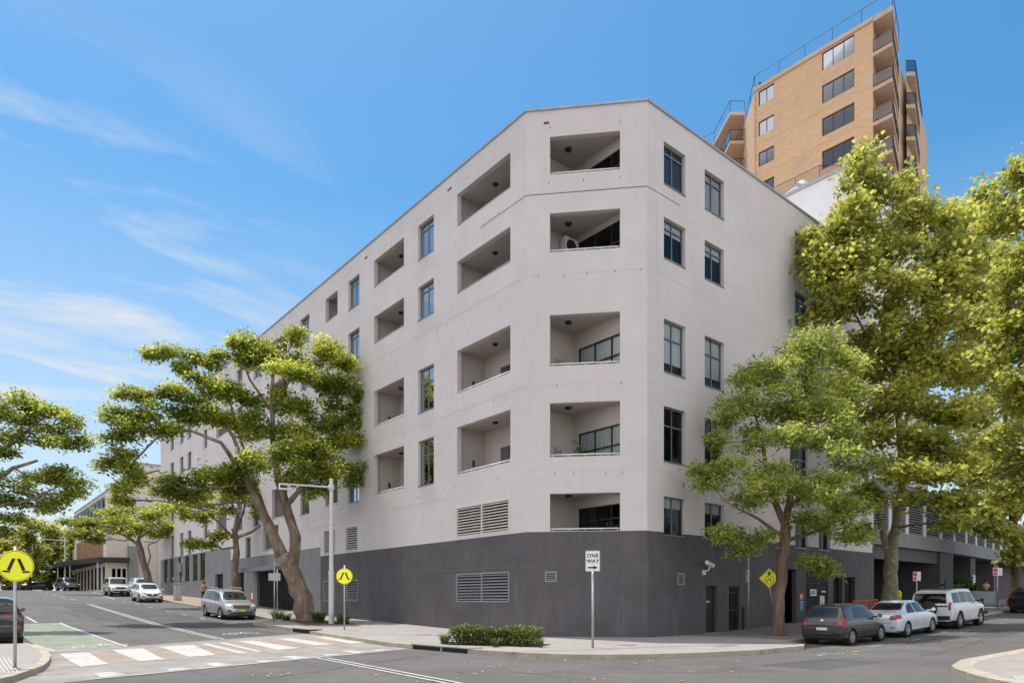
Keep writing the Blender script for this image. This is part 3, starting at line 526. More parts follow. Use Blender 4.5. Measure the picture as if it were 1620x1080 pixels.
# floor joint wrapping the corner
u.fbox(PC,DC,NC,0,5.016,-.004,.01,18.49,18.525,1); u.fbox(PL,DL,NL,.0,3.2,-.004,.01,18.49,18.52,1); u.fbox(PR,DR,NR,3.42,5.6,-.004,.01,18.49,18.52,1)
for z in (15.12,10.52,6.92):
    u.fbox(PC,DC,NC,0,5.016,-.003,.01,z,z+.018,3); u.fbox(PR,DR,NR,3.42,15.2,-.003,.01,z-.0,z+.018,3)
    if z>10: u.fbox(PL,DL,NL,0,30,-.003,.01,z,z+.018,3)
for a,b,z in ((5.6,14,6.55),(15,24,6.35)): u.fbox(PL,DL,NL,a,b,-.006,.01,z,z+.02,2)
u.build('upper_wall',['render','groove','louvre','seam'],B)
d=MB()
wall(d,PL,DL,NL,[(0,20.59,-1,zt)],opsL); wall(d,PL,DL,NL,[(20.59,39.04,-1,4.97),(39.04,64.4,-1,6.1)],opsL,m=1)
wall(d,PC,DC,NC,[(0,5.016,-1,zt)],[(0.8,1.3,2.28,2.73)]); wall(d,PR,DR,NR,[(3.42,24.6,-1,zt)],opsR)
d.quad((24.6,-3.67,-1),(24.6,20,-1),(24.6,20,zt),(24.6,-3.67,zt)); d.fbox(PL,DL,NL,0,7,-.004,.01,2.93,2.942,2); d.fbox(PL,DL,NL,7.1,14,-.004,.01,2.90,2.91,2); d.fbox(PC,DC,NC,0,5.0,-.004,.01,2.93,2.94,2)
d.build('base_wall',['dark','dark2','darkline'],B)
c=MB()
c.fbox(PL,DL,NL,0,48,-.06,.3,22.0,22.09); c.fbox(PC,DC,NC,-.02,5.04,-.058,.3,22.002,22.092); c.fbox(PR,DR,NR,3.42,24.6,-.06,.3,22.0,22.09); c.fbox(PL,DL,NL,48.31,64.4,-.06,.3,19.6,19.68)
c.build('coping','coping',B)
for i,(a,b,z0,z1,r,k) in enumerate(lb):
    if k<5: balcony(B,PL,DL,NL,a,b,z0,z1,dep=1.55,ue=.2,door=((.05,.72) if k==0 else (.1,.6)),lamp=True,railm='steel' if r>3 else 'whitep')
for a,b,z0,z1,r in lw:
    if r==0: window(B,PL,DL,NL,a,b,z0,z1,1,None,'blind',.45+.5*((a*7)%1>.5),.12,'framedark')
    else: window(B,PL,DL,NL,a,b,z0,z1,2,[z0+TZ.get(r,1.2)],'curtain',.98)
for a,b,z0,z1,m_,cc in louv+louvd: louvre(B,PL,DL,NL,a,b,z0,z1,m_,cc)
louvre(B,PC,DC,NC,.8,1.3,2.28,2.73,'louvred',1,n=4); louvre(B,PR,DR,NR,5.42,5.92,2.17,2.68,'louvred',1,n=4)
for a,b,z0,z1,r in rw:
    if r>=4: window(B,PR,DR,NR,a,b,z0,z1,2,[z0+TZ[r]],'curtain' if (r==5 and a<14) else 'blind',1 if r==5 else .3,gm='skyglass' if (r==5 and a<6) else 'glass')
    elif r==3: window(B,PR,DR,NR,a,b,z0,z1,2,[z0+TZ[r]],'blind',.78)
    elif r==2: window(B,PR,DR,NR,a,b,z0,z1,2,[z0+TZ[r]],None)
    else: window(B,PR,DR,NR,a,b,z0,z1,2,None,'blind',.28)
# corner balconies: small rooms bounded by planes parallel to the two streets
for z0,z1 in [o[2:] for o in opsC]:
    zf,zc=z0-1.0,z1+.08; m=MB(); T=lambda uu,n:(DC[0]*uu+NC[0]*n,DC[1]*uu+NC[1]*n)
    a=T(.2,.25); e=T(4.6,.25); pl=[a,(a[0],.3),(3.05,.3),(3.05,-2.9)]
    pl=[T(.35,.25),(.38,.3),(3.05,.3),(3.05,T(4.35,.25)[1])]
    m.poly([(x,y,zf) for x,y in pl]); m.poly([(x,y,zc) for x,y in reversed(pl)]); m.quad((pl[0][0],pl[0][1],zf),(pl[1][0],pl[1][1],zf),(pl[1][0],pl[1][1],zc),(pl[0][0],pl[0][1],zc)); m.quad((.38,.3,zf),(3.05,.3,zf),(3.05,.3,zc),(.38,.3,zc))
    yb=pl[3][1]; P2=(3.05,.3); D2=(0,-1); N2=(1,0)
    dz=zf+2.45 if z1-z0>1.6 else zf+2.2
    wall(m,P2,D2,N2,[(0,.3-yb,zf,zc)],[(.35,.3-yb-.05,zf,dz)],.1)
    o=m.build('balcony','soffit',B); window(o,P2,D2,N2,.35,.3-yb-.05,zf,dz,3,[zf+1.6],'curtain' if 7<z0<8 else ('blind' if 11<z0<12 else None),.95,.04,'framedark',name='balcony_door',sill=False)
    if z1-z0<=1.7 or z0>7: rail(o,PC,DC,NC,1.01,3.91,z0)
    l=MB(); l.box(.95,1.1,.2,.298,zf+1.5,zf+1.85); l.build('wall_lamp','plastic',o,bevel=.03)
    l=MB(); l.lathe([(0,-.09),(.12,-.09),(.15,-.04),(.15,0)],(1.9,-.6,zc),n=14); l.build('ceiling_lamp','plastic',o,smooth=True)
def chair(x,y,z,rz,lab,mt='plastic'):
    T=thing('balcony_chair',(x,y,z),lab,'chair','chairs on the balconies'); T.rotation_euler=(0,0,rz)
    m=MB(); m.box(-.24,.24,-.24,.24,.43,.47); m.build('seat',mt,T,local=True); m=MB(); m.tube([(-.24,.22,.47),(-.26,.3,.95),(.26,.3,.95),(.24,.22,.47)],.02,6)
    for i in range(5): m.box(-.2+i*.1-.02,-.2+i*.1+.02,.25,.28,.5,.93)
    m.build('backrest',mt,T,local=True)
    for a_ in (-.22,.22):
        for b_ in (-.22,.22): m=MB(); m.tube([(a_,b_,0),(a_,b_,.44)],.018,6); m.build('leg',mt,T,local=True)
for x_,y_,z_,r_,l_ in ((1.2,4.5,6.5,R(200),'dark chair inside the second level balcony beside the corner'),(1.1,3.6,10.35,R(90),'chair inside the third level balcony beside the corner'),(1.1,12.6,18.3,R(120),'dark chair on the top level balcony second from the corner'),(2.2,-.5,3.4,R(30),'dark chair on the lowest corner balcony'),(2.3,-1.2,18.3,R(60),'chair on the top corner balcony')): chair(x_,y_,z_,r_,l_)
# doors of the side street
def door(par,a,b,z0,z1,kind):
    m=MB()
    if kind=='solid':
        m.fbox(PR,DR,NR,a,b,.18,.24,z0,z1); o=m.build('door','plastic',par); h=MB(); h.fbox(PR,DR,NR,b-.16,b-.06,.12,.18,z0+1.0,z0+1.06); h.build('handle','chrome',o); p=MB(); p.fbox(PR,DR,NR,a+.1,a+.5,.165,.18,z0+1.35,z0+1.45); p.build('notice','signgrey',o)
    elif kind=='bars':
        m.fbox(PR,DR,NR,a,b,.2,.24,z0,z1,1)
        for i in range(7): x=a+.06+(b-a-.12)*i/6; m.fbox(PR,DR,NR,x-.012,x+.012,.06,.085,z0,z1)
        for z in (z0+.05,z0+1.0,z1-.3,z1-.05): m.fbox(PR,DR,NR,a+.02,b-.02,.05,.1,z-.02,z+.02)
        o=m.build('barred_door',['framedark','black'],par)
    return o
door(B,7.5,8.38,.05,2.16,'solid'); door(B,9.3,10.19,.05,2.18,'bars')
st=MB(); st.box(7.4,8.5,-4.05,-3.66,-.3,.07); st.build('door_step','concrete',B); st=MB(); st.box(9.2,10.7,-4.05,-3.66,-.3,.07); st.build('door_step','concrete',B)
m=MB(); m.fbox(PR,DR,NR,14.05,15.5,.7,.75,0,3.12,1); m.fbox(PR,DR,NR,14.05,14.15,.1,.7,0,3.12); m.fbox(PR,DR,NR,15.0,15.1,.55,.62,.2,2.5); m.fbox(PR,DR,NR,14.2,15.1,.55,.62,2.4,2.5); m.fbox(PR,DR,NR,14.2,14.28,.55,.62,.2,2.4); m.build('entrance',['dark','black'],B)
louvre(B,PR,DR,NR,16.5,18.97,.3,3.08,'plastic',2,n=24,out=.05)
m=MB(); m.fbox(PR,DR,NR,19.5,22.4,.3,.35,-.5,2.9); m.fbox(PR,DR,NR,20.74,20.91,.01,.2,-.5,2.85,1); m.build('dark_recess',['black','louvred'],B)
def poster(par,a,b,z0,z1,mb_,P=PR,D=DR,Nn=NR,n=-.02,lines=4,mm=('signwhite','signblack')):
    m=MB(); m.fbox(P,D,Nn,a,b,n-.01,n,z0,z1)
    for i in range(lines): z=z1-.08-(z1-z0-.12)*i/lines; m.fbox(P,D,Nn,a+.05,b-.05-.1*(i%2),n-.014,n-.009,z-.03,z,1)
    return m.build('notice',list(mm),par)
for (a,b,z0,z1) in ((14.6,15.0,1.75,2.15),(14.45,14.9,.95,1.5)): poster(B,a,b,z0,z1,0,n=.53)
poster(B,17.0,17.7,1.75,2.1,0,n=.03); poster(B,18.1,18.6,1.1,1.75,0,n=.03); poster(B,16.9+1.4,18.75,1.95,2.03,0,n=.03,lines=1)
poster(B,15.8,16.15,1.55,1.85,0,lines=2,mm=('orange','signwhite')); poster(B,15.78,16.2,.95,1.5,0,lines=3,mm=('blue','signwhite'))
# left street entrances
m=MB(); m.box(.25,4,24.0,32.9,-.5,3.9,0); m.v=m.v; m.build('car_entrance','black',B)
m=MB(); m.box(-1.1,.3,26,33.2,3.72,3.92); m.box(-1.12,-1.1,25.98,33.22,3.66,3.98); m.build('entrance_canopy','dark2',B)
m=MB()
for i in range(34): y=24.6+i*.23; m.box(.1,.14,y,y+.03,.5,3.7)
m.build('gate','framedark',B)
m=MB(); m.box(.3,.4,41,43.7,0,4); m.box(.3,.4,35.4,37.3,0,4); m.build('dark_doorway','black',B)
m=MB(); louvre(B,PL,DL,NL,38.2,38.9,3.3,4.7,'louvred',1,n=10)
poster(B,33.4,33.8,1.6,2.1,0,PL,DL,NL,lines=2); poster(B,38.0,38.3,1.7,2.0,0,PL,DL,NL,lines=1)
# roof terrace glass
m=MB(); m.box(.5,.53,40,47,22.1,23.0); m.build('terrace_glass','bglass',B)
m=MB(); m.box(2,2.06,15,15.06,21.7,23.6); m.box(1.7,2.4,15.0,15.04,23.3,23.34); m.build('aerial','steel',B)
# downpipes / conduit by the parking sign
m=MB(); m.tube([(10.45,-3.72,0),(10.45,-3.72,1.2)],.05,8); m.build('drain_pipe','plastic',B)
# CCTV camera
cc=thing('security_camera',(7.3,-3.67,2.85),'white security camera on a wall bracket above the plain door','camera')
m=MB(); m.box(7.2,7.36,-3.76,-3.672,2.65,2.85); m.tube([(7.28,-3.72,2.8),(7.28,-3.95,2.85),(7.3,-4.0,3.0)],.035,8); m.build('bracket','whitep',cc)
m=MB(); m.tube([(7.05,-4.05,3.16),(7.55,-3.98,3.03)],.10,10); m.tube([(6.98,-4.06,3.19),(7.62,-3.97,3.05)],.085,10); m.build('housing','whitep',cc,smooth=False)

# air conditioner and plants on the corner balconies
ac=thing('air_conditioner',(2.6,.1,16.7),'boxy white air conditioner unit on the fourth level corner balcony','air conditioner')
m=MB(); m.box(2.2,3.0,-.12,.22,16.75,17.55); m.build('case','whitep',ac,bevel=.02); m=MB(); m.lathe([(0,0),(.28,0),(.3,.02),(.3,.04)],(2.55,-.16,17.15),'y',18); m.build('fan_grille','plastic',ac)
m=MB(); m.box(2.22,2.98,.22,.29,16.7,16.78); m.box(2.3,2.35,-.15,.28,16.68,16.75); m.box(2.85,2.9,-.15,.28,16.68,16.75); m.build('bracket','steel',ac)

# ------------------------------------------------------------------ foliage
LEAFQ=np.array([(0,0),(.5,.25),(1,0),(.5,-.25)]); 
LEAFP=np.array([(0,0),(.22,.42),(.45,.25),(.72,.38),(.68,.12),(1,0),(.68,-.12),(.72,-.38),(.45,-.25),(.22,-.42)])
LEAFS=np.array([(0,0),(.35,.16),(1,0),(.35,-.16)])
def leaves(name,cen,size,shape,matn,parent,up=.55,org=(0,0,0),droop=.1,curl=.15):
    """one mesh of many small leaf faces; cen: n x 3 world points"""
    n=len(cen); k=len(shape); nr=RNG.normal(size=(n,3)); nr/=np.linalg.norm(nr,axis=1)[:,None]; nr[:,2]=np.abs(nr[:,2]); nr=nr*(1-up)+np.array([0,0,1])*up; nr/=np.linalg.norm(nr,axis=1)[:,None]
    a=RNG.normal(size=(n,3)); a-= (a*nr).sum(1)[:,None]*nr; a/=np.linalg.norm(a,axis=1)[:,None]; a[:,2]-=droop; a/=np.linalg.norm(a,axis=1)[:,None]; b=np.cross(nr,a)
    s=size*RNG.uniform(.5,1.45,n)
    vs=cen[:,None,:]+s[:,None,None]*(shape[None,:,0,None]*a[:,None,:]+shape[None,:,1,None]*b[:,None,:]+ (np.abs(shape[None,:,1,None])*1.2-.35*shape[None,:,0,None]**2)*curl*2*nr[:,None,:])
    vs=vs.reshape(-1,3)-np.array(org); me=bpy.data.meshes.new(name); me.vertices.add(n*k); me.vertices.foreach_set('co',vs.astype(np.float32).ravel())
    me.loops.add(n*k); me.loops.foreach_set('vertex_index',np.arange(n*k,dtype=np.int32)); me.polygons.add(n); me.polygons.foreach_set('loop_start',np.arange(0,n*k,k,dtype=np.int32)); me.polygons.foreach_set('loop_total',np.full(n,k,dtype=np.int32))
    me.materials.append(M[matn]); me.update(calc_edges=True); me.validate(); o=bpy.data.objects.new(name,me); COL.objects.link(o)
    if parent: o.parent=parent
    return o
def cloud(c,r,ntuft,per,tr,shell=.5,flat=0):
    """leaf points: tufts spread through an ellipsoid, denser to its skin and its top"""
    p=RNG.normal(size=(ntuft,3)); p/=np.linalg.norm(p,axis=1)[:,None]; rad=RNG.uniform(0,1,ntuft)**shell; p*=rad[:,None]
    if flat: p[:,2]=np.where(p[:,2]<0,p[:,2]*(1-flat),p[:,2])
    p*=(1+.28*RNG.normal(size=(ntuft,1)))
    t=np.array(c)+p*np.array(r); q=np.repeat(t,per,axis=0)+RNG.normal(size=(ntuft*per,3))*np.array([tr,tr,tr*.55]); return q,t
def wob(a,b,n,amp):
    a,b=Vector(a),Vector(b); d=(b-a).length; o=[]
    for i in range(n+1):
        t=i/n; p=a.lerp(b,t)
        if 0<i<n: p=p+Vector((RNG.normal(),RNG.normal(),RNG.normal()*.6))*amp*d
        o.append(p)
    return o
def tree(name,base,label,limbs,clusters,bark,leafm,shape,lsize,per,tr,dens,cat='tree',group=None,twigs=2,upn=.55,shell=.5,flat=.5,flare=1.5,nsub=4,ys=1):
    """limbs: polylines [(point,radius)...]; clusters: (centre,radii)"""
    T=thing(name,base,label,cat,group); mb=MB(); pts=[]
    for li,lm in enumerate(limbs):
        P=[Vector(p) for p,_ in lm]; Rr=[r for _,r in lm]; PP=[];RR=[]
        for i in range(len(P)-1):
            n=3
            for j in range(n): t=j/n; q=P[i].lerp(P[i+1],t); PP.append(q+Vector((RNG.normal(),RNG.normal(),0))*Rr[i]*.09); RR.append((Rr[i]*(1-t)+Rr[i+1]*t)*(1+.035*RNG.normal()))
        PP.append(P[-1]); RR.append(Rr[-1])
        if li==0: RR[0]*=flare; 
        mb.tube(PP,RR,12 if Rr[0]>.15 else 7); pts+=[(p,r) for p,r in zip(PP,RR)][2:] if li==0 else list(zip(PP,RR))
    mb.build('trunk',bark,T,smooth=True); br=MB(); allp=[]
    sub=[]
    for (c,r) in clusters:
        if nsub<2: sub.append((c,r)); continue
        for k in range(nsub):
            a=RNG.normal(size=3); a/=np.linalg.norm(a); a*=RNG.uniform(.35,.95); f=RNG.uniform(.30,.60); sub.append((tuple(np.array(c)+a*np.array(r)),(r[0]*f,r[1]*f,r[2]*ys*max(f,.6))))
    for (c,r) in sub:
        vol=r[0]*r[1]*r[2]; area=(r[0]*r[1]+r[0]*r[2]+r[1]*r[2])/3; n=max(10,int(area*dens)); q,t=cloud(c,r,n,per,tr,shell,flat); allp.append(q)
        C=Vector(c); cand=[(p,rr) for p,rr in pts if p.z<C.z+.4]; cand=cand or pts
        p,rr=min(cand,key=lambda x:(x[0]-C).length+.25*abs(x[0].z-C.z)); r0=min(rr*.7,.085,.03+.012*(p-C).length+.015*max(r)); path=wob(p,C,4,.06); br.tube(path,[r0*(1-.2*i) for i in range(5)],6,cap=False)
        if (p-C).length>.6: pts.append((path[2],r0*.6)); pts.append((path[3],r0*.45))
        for k in RNG.choice(len(t),min(twigs*2,len(t)),replace=False): br.tube(wob(path[RNG.integers(2,5)],t[k],2,.08),[r0*.45,r0*.3,.012],4,cap=False)
    br.build('branches',bark,T,smooth=True); A=np.concatenate(allp); leaves('crown',A,lsize,shape,leafm,T,upn,base)
    return T
def cl(px,py,rx,ry,Z,Z0,rz=None):
    """cluster centre and radii from its size in the photo and its real distance"""
    k=Z/1080; return (P3(px,py,Z),(rx*k*1.1,(rz or rx)*k*1.1,ry*k*1.15))
def lim(*a): return [(P3(px,py,Z),r) for px,py,Z,r in a]

# big spreading tree beside the crossing
b0=(-3.2,15.07,H(-3.2,15)-.05); Z=38.3
limbs=[lim((488,992,Z,.66),(479,945,Z,.54),(462,905,Z+.1,.46),(447,880,Z+.2,.37)),
 lim((447,880,38.5,.35),(425,830,38.4,.28),(400,780,38.2,.2),(378,740,37.6,.15),(350,700,36.8,.1),(300,680,36,.07),(250,690,35.3,.06),(225,716,35.2,.05),(200,742,35.1,.035)),
 lim((462,900,38.4,.33),(468,850,38.6,.29),(452,800,38.8,.25),(440,760,38.9,.2),(432,700,39,.15),(430,620,39.2,.11),(434,570,39.3,.07)),
 lim((440,765,38.9,.18),(470,740,39.6,.13),(505,710,40.2,.09),(540,690,40.6,.05)),
 lim((452,800,38.8,.16),(478,770,38.0,.12),(500,740,37.2,.08)),
 lim((425,830,38.4,.18),(405,770,39.6,.14),(385,710,40.5,.1),(365,640,41,.07),(340,600,41.2,.04)),
 lim((400,780,38.2,.14),(370,690,38.0,.1),(330,640,37.6,.07),(285,620,37.2,.04)),
 lim((430,640,39.2,.1),(460,600,39.6,.07),(510,575,40,.04)),lim((430,650,39.2,.09),(395,600,38.8,.06),(380,560,38.5,.04))]
cs=[]
for (px,py,rx,ry,Z) in [(470,535,22,11,39),(410,540,30,13,38.6),(440,565,36,15,39.4),(500,560,38,15,39.8),(545,575,30,13,40),(470,592,40,14,38),(520,598,34,13,39),(400,575,26,12,39.4),(385,560,22,11,38.4),
 (370,545,14,8,38),(345,560,16,8,38),(305,568,20,9,37.5),(262,556,16,9,37),(240,560,12,6,37),(290,585,14,8,37.2),(335,575,10,8,38),(315,600,14,6,37),
 (200,622,18,8,35.5),(228,628,18,8,35.6),(262,625,16,7,36),(300,625,32,12,36.5),(345,618,32,13,37.5),(380,628,28,12,38.3),(280,650,42,13,36),(225,655,34,12,35.5),(330,655,40,14,37),(385,660,34,14,39),(190,662,22,10,35.2),(210,680,32,10,35.2),(260,682,34,9,35.8),(180,692,20,10,35),(175,735,18,9,35),(205,742,20,8,35),(215,757,14,6,35.2),(200,718,14,6,35),
 (440,640,34,14,39.2),(480,650,32,13,39.6),(420,680,34,14,38.5),(460,690,36,15,38.6),(545,615,28,12,40.4),(570,625,20,10,40.4),(520,640,22,9,40.2),(560,650,16,9,40.5),(535,672,34,12,40.2),(575,672,12,8,40.6),(555,700,30,12,40.4),(585,708,10,8,40.6),(515,695,34,13,39.5),(480,705,40,14,37),(510,720,34,13,37.2),(440,720,44,14,36.8),(400,735,34,11,36.6),(470,745,40,13,36.8),(520,750,34,12,38),(560,745,26,10,39.8),(500,775,30,9,38.5),(360,745,34,11,37.2),(320,755,36,11,37),(280,765,34,10,37),(255,775,22,9,36.8),(300,785,40,9,37.5),(350,775,36,10,38),(395,765,30,9,39),(560,762,18,6,40),(200,772,20,6,35.4),(190,790,10,5,35.4)]:
    cs.append(cl(px,py,rx,ry,Z,0))
tree('spreading_tree',b0,'big spreading tree with leaning twin trunks beside the zebra crossing',limbs,cs,'bark','leaf_fig',LEAFQ,.20,13,.21,92,group='broad layered street trees',flat=.15,ys=1.25,upn=.4,nsub=5)
# the next tree along the same pavement
b1=(-3.1,33.5,H(-3,33.5)-.05); 
def Zof(x,y): return .636*(x-CAMX)+.772*(y-CAMY)
Z=Zof(*b1[:2])
limbs=[lim((372,960,Z,.30),(372,905,Z,.26),(374,860,Z,.23),(370,835,Z,.2)),lim((370,850,Z,.17),(375,815,Z,.12),(365,790,Z,.08),(350,770,Z,.05)),lim((374,850,Z,.14),(400,840,Z+.5,.1),(425,820,Z+.8,.06)),lim((368,850,Z,.13),(345,825,Z-.6,.08),(315,800,Z-1,.05)),lim((372,865,Z,.1),(352,868,Z-.5,.06),(330,855,Z-1,.04)),lim((374,840,Z,.12),(385,810,Z+1,.08),(390,780,Z+1,.05))]
cs=[cl(*a,Z+a2,0) for *a,a2 in [(300,790,34,9,-1.5),(335,785,34,10,-1),(370,780,30,10,0),(400,795,30,9,1),(425,815,22,7,1.4),(285,810,30,8,-1.6),(320,815,26,8,-1.2),(270,800,22,8,-1.5),(345,850,18,6,-.8),(325,862,14,4,-1),(430,835,12,4,1.4),(350,805,20,6,0),(405,775,24,8,1.5),(305,860,8,4,-1.2)]]
tree('spreading_tree',b1,'smaller spreading tree with a straight brown trunk behind the silver minivan',limbs,cs,'bark','leaf_fig',LEAFQ,.25,13,.25,42,group='broad layered street trees',flat=.2,ys=1.2,upn=.4,flare=1.2)
# third one, flat-topped, behind the two white SUVs
b2=(-3.0,62,H(-3,62)-.05); Z=Zof(*b2[:2])
limbs=[lim((238,928,Z,.42),(228,895,Z,.36),(222,870,Z,.33),(218,855,Z,.28)),lim((220,862,Z,.2),(200,848,Z,.15),(180,835,Z-1,.1),(150,828,Z-2,.06)),lim((219,860,Z,.2),(222,840,Z,.15),(215,820,Z,.1),(205,800,Z,.06)),lim((222,850,Z,.12),(240,835,Z+1,.08),(255,825,Z+1,.05)),lim((232,900,Z,.12),(238,880,Z,.09),(234,862,Z,.07),(250,855,Z+.5,.04)),lim((205,850,Z,.1),(190,825,Z+1,.07),(180,812,Z+1,.05))]
cs=[cl(*a,Z+a2,0) for *a,a2 in [(200,812,34,6,0),(235,815,30,6,1),(170,820,26,6,-1),(150,826,22,6,-2),(130,828,18,6,-2.5),(110,826,12,4,-3),(190,825,34,6,-2),(225,828,34,6,-2),(255,830,22,6,0),(262,842,16,5,0),(170,835,28,5,-2),(145,842,20,5,-2.6),(205,840,24,4,-2.5),(240,845,16,4,1),(165,812,16,5,1),(215,806,20,4,1),(150,852,14,4,-2),(275,835,14,5,0),(128,845,12,6,-2.8)]]
tree('spreading_tree',b2,'flat topped spreading tree rising behind the two white cars',limbs,cs,'bark','leaf_fig',LEAFQ,.30,12,.3,32,group='broad layered street trees',flat=.2,ys=1.2,upn=.4,flare=1.2)
# tree at the edge of the frame on the other side of the street
b3=(-19.6,12,H(-19.6,12)-.05)
limbs=[[((-19.6,12,0),.35),((-19.5,12.3,2.5),.28),((-19.2,12.8,4.2),.24)],lim((-70,800,27,.15),(-20,770,28,.12),(20,740,29,.08),(60,728,29.5,.05)),lim((-80,820,27,.15),(-30,740,28,.11),(0,720,29,.1),(30,690,29.5,.07),(70,660,30,.04)),lim((-60,790,27,.12),(0,800,28.5,.08),(50,790,29,.05),(90,770,29.5,.03))]
cs=[cl(*a,0) for a in [(20,632,30,10,29.5),(60,642,34,10,30),(0,650,34,12,29),(85,648,20,7,30.3),(40,665,40,10,29.6),(95,680,34,9,30),(130,695,18,8,30.3),(75,700,36,8,29.6),(20,690,36,9,29),(110,665,20,5,30.2),(0,715,20,6,29),(60,750,40,9,29.5),(100,762,36,9,29.8),(125,780,18,7,30),(40,775,38,9,29.2),(85,790,30,8,29.6),(10,790,34,9,29),(0,755,24,7,28.6),(60,800,30,6,29.4),(20,820,24,7,29),(0,840,22,8,28.8),(90,745,24,5,29.8)]]
tree('spreading_tree',b3,'layered branches reaching in over the street behind the black car',limbs,cs,'bark','leaf_fig',LEAFQ,.16,13,.18,94,group='broad layered street trees',flat=.2,ys=1.25,upn=.4,nsub=5)

# right side: smooth-leaved tree on the corner
b4=(8.26,-6.73,H(8.26,-6.73)-.05); Z=28.8
limbs=[lim((1232,1015,Z,.27),(1232,960,Z,.25),(1237,900,Z,.24),(1240,860,Z,.23),(1243,830,Z,.2)),lim((1243,835,Z,.16),(1225,790,Z,.12),(1212,740,Z+.3,.09),(1205,690,Z+.4,.06),(1190,640,Z+.3,.04)),lim((1243,830,Z,.16),(1250,780,Z+.3,.13),(1255,700,Z+.5,.1),(1270,620,Z+.8,.07),(1290,560,Z+1,.05)),lim((1240,850,Z,.1),(1200,820,Z-.8,.06),(1160,800,Z-1.3,.03)),lim((1243,855,Z,.1),(1290,840,Z+.3,.07),(1340,815,Z+.6,.04)),lim((1240,870,Z,.08),(1200,855,Z-.7,.05),(1165,850,Z-1,.03)),lim((1250,800,Z,.1),(1290,770,Z-.5,.07),(1330,740,Z-.8,.04)),lim((1240,880,Z,.06),(1280,885,Z-.3,.04),(1320,895,Z-.4,.02))]
cs=[cl(*a,0) for a in [(1300,545,32,18,29.8),(1265,560,26,16,29.6),(1200,585,26,12,29),(1170,600,18,12,28.8),(1230,590,30,14,29.2),(1330,580,30,16,29.8),(1290,600,34,18,29.4),(1165,640,24,14,28.6),(1205,640,34,16,28.8),(1250,650,34,16,29.2),(1300,650,34,16,28.8),(1150,665,20,10,28.4),(1190,690,24,10,29.2),(1140,700,18,10,28),(1210,700,28,10,27.8),(1250,690,26,10,27.6),(1300,690,34,12,28),(1340,680,30,14,28.6),(1115,740,14,9,27.8),(1130,760,24,10,27.6),(1165,740,28,9,27.4),(1210,765,32,9,27.2),(1255,765,28,9,27.2),(1180,785,34,9,27.4),(1230,745,26,9,27.8),(1290,790,28,10,27.4),(1320,760,34,12,28),(1350,800,28,12,28.4),(1360,740,26,12,28.6),(1285,820,26,8,27.6),(1320,830,28,8,28),(1160,850,18,8,27.8),(1135,845,14,8,27.6),(1200,848,18,7,28),(1175,865,14,5,27.8),(1350,850,24,8,28.4),(1285,888,18,5,28.4),(1310,900,12,5,28.4),(1330,720,24,10,27.6),(1345,630,26,12,29.6),(1240,615,20,10,28.4)]]
tree('street_tree',b4,'medium leafy tree on a straight brown trunk by the yellow diamond sign',limbs,[(c_,tuple(v_*1.22 for v_ in r_)) for c_,r_ in cs],'barkr','leaf_small',LEAFS,.215,11,.2,92,group=None,flat=.1,upn=.3,nsub=5,ys=1.45)
# tall plane tree behind the parked cars
b5=(18.7,-7.0,H(18.7,-7)-.05); Z=35.2
limbs=[lim((1407,965,Z,.38),(1408,920,Z,.33),(1409,890,Z,.33),(1411,865,Z,.3),(1421,820,Z,.24),(1428,760,Z,.2),(1424,680,Z,.17),(1415,600,Z+.2,.14),(1410,480,Z+.3,.1),(1400,380,Z+.3,.06),(1385,300,Z+.3,.04)),lim((1409,890,Z,.2),(1398,850,Z,.16),(1390,810,Z,.12),(1370,760,Z+.5,.08),(1340,690,Z+.8,.05)),lim((1420,700,Z,.12),(1450,620,Z+.4,.09),(1480,520,Z+.6,.06),(1500,430,Z+.6,.04)),lim((1424,760,Z,.12),(1460,740,Z-1,.09),(1500,720,Z-2,.06),(1540,700,Z-3,.04)),lim((1412,600,Z,.08),(1370,530,Z+.3,.06),(1340,470,Z+.5,.04))]
cs=[cl(*a,0) for a in [(1360,250,13,16,35.6),(1355,290,26,20,35.6),(1385,300,24,18,35.3),(1415,290,18,16,35.8),(1335,330,30,20,35.2),(1380,345,34,22,34.6),(1425,330,30,22,35.6),(1330,375,30,18,35),(1295,380,20,14,35.2),(1285,410,18,16,35),(1320,420,34,18,34.6),(1370,400,36,22,34),(1420,390,36,22,35),(1455,350,26,16,36),(1470,400,34,20,35.6),(1300,455,28,16,34.8),(1345,470,36,18,34.4),(1400,460,38,22,33.6),(1450,450,36,22,34.4),(1500,440,34,22,35),(1290,500,18,12,34.8),(1390,520,30,18,34.6),(1440,520,36,20,34),(1490,510,36,20,34.4),(1420,560,34,16,35),(1460,580,36,18,33.6),(1380,590,22,14,35.4),(1500,580,34,18,34),(1430,620,36,16,33.6),(1480,640,36,16,33),(1390,650,30,14,34.4),(1370,700,30,14,34.6),(1420,690,34,14,33),(1470,700,36,14,32.4),(1520,650,36,16,33),(1400,740,30,12,33.4),(1450,750,34,12,32),(1500,750,36,12,31.6),(1390,790,22,10,34.4),(1360,780,22,10,34.8),(1480,790,30,10,31.6),(1520,790,30,12,31.4),(1500,825,28,10,31.6),(1455,720,26,10,34),(1360,840,14,8,34.8),(1340,805,16,8,34.8),(1350,560,14,8,35),(1530,720,30,14,31.8),(1490,355,26,18,35.4),(1515,345,18,16,35.8),(1540,405,28,20,35.2),(1525,460,30,20,35),(1550,520,28,18,34.8),(1545,580,28,18,34.4),(1340,640,22,14,35.4),(1350,600,20,14,35.6)]]
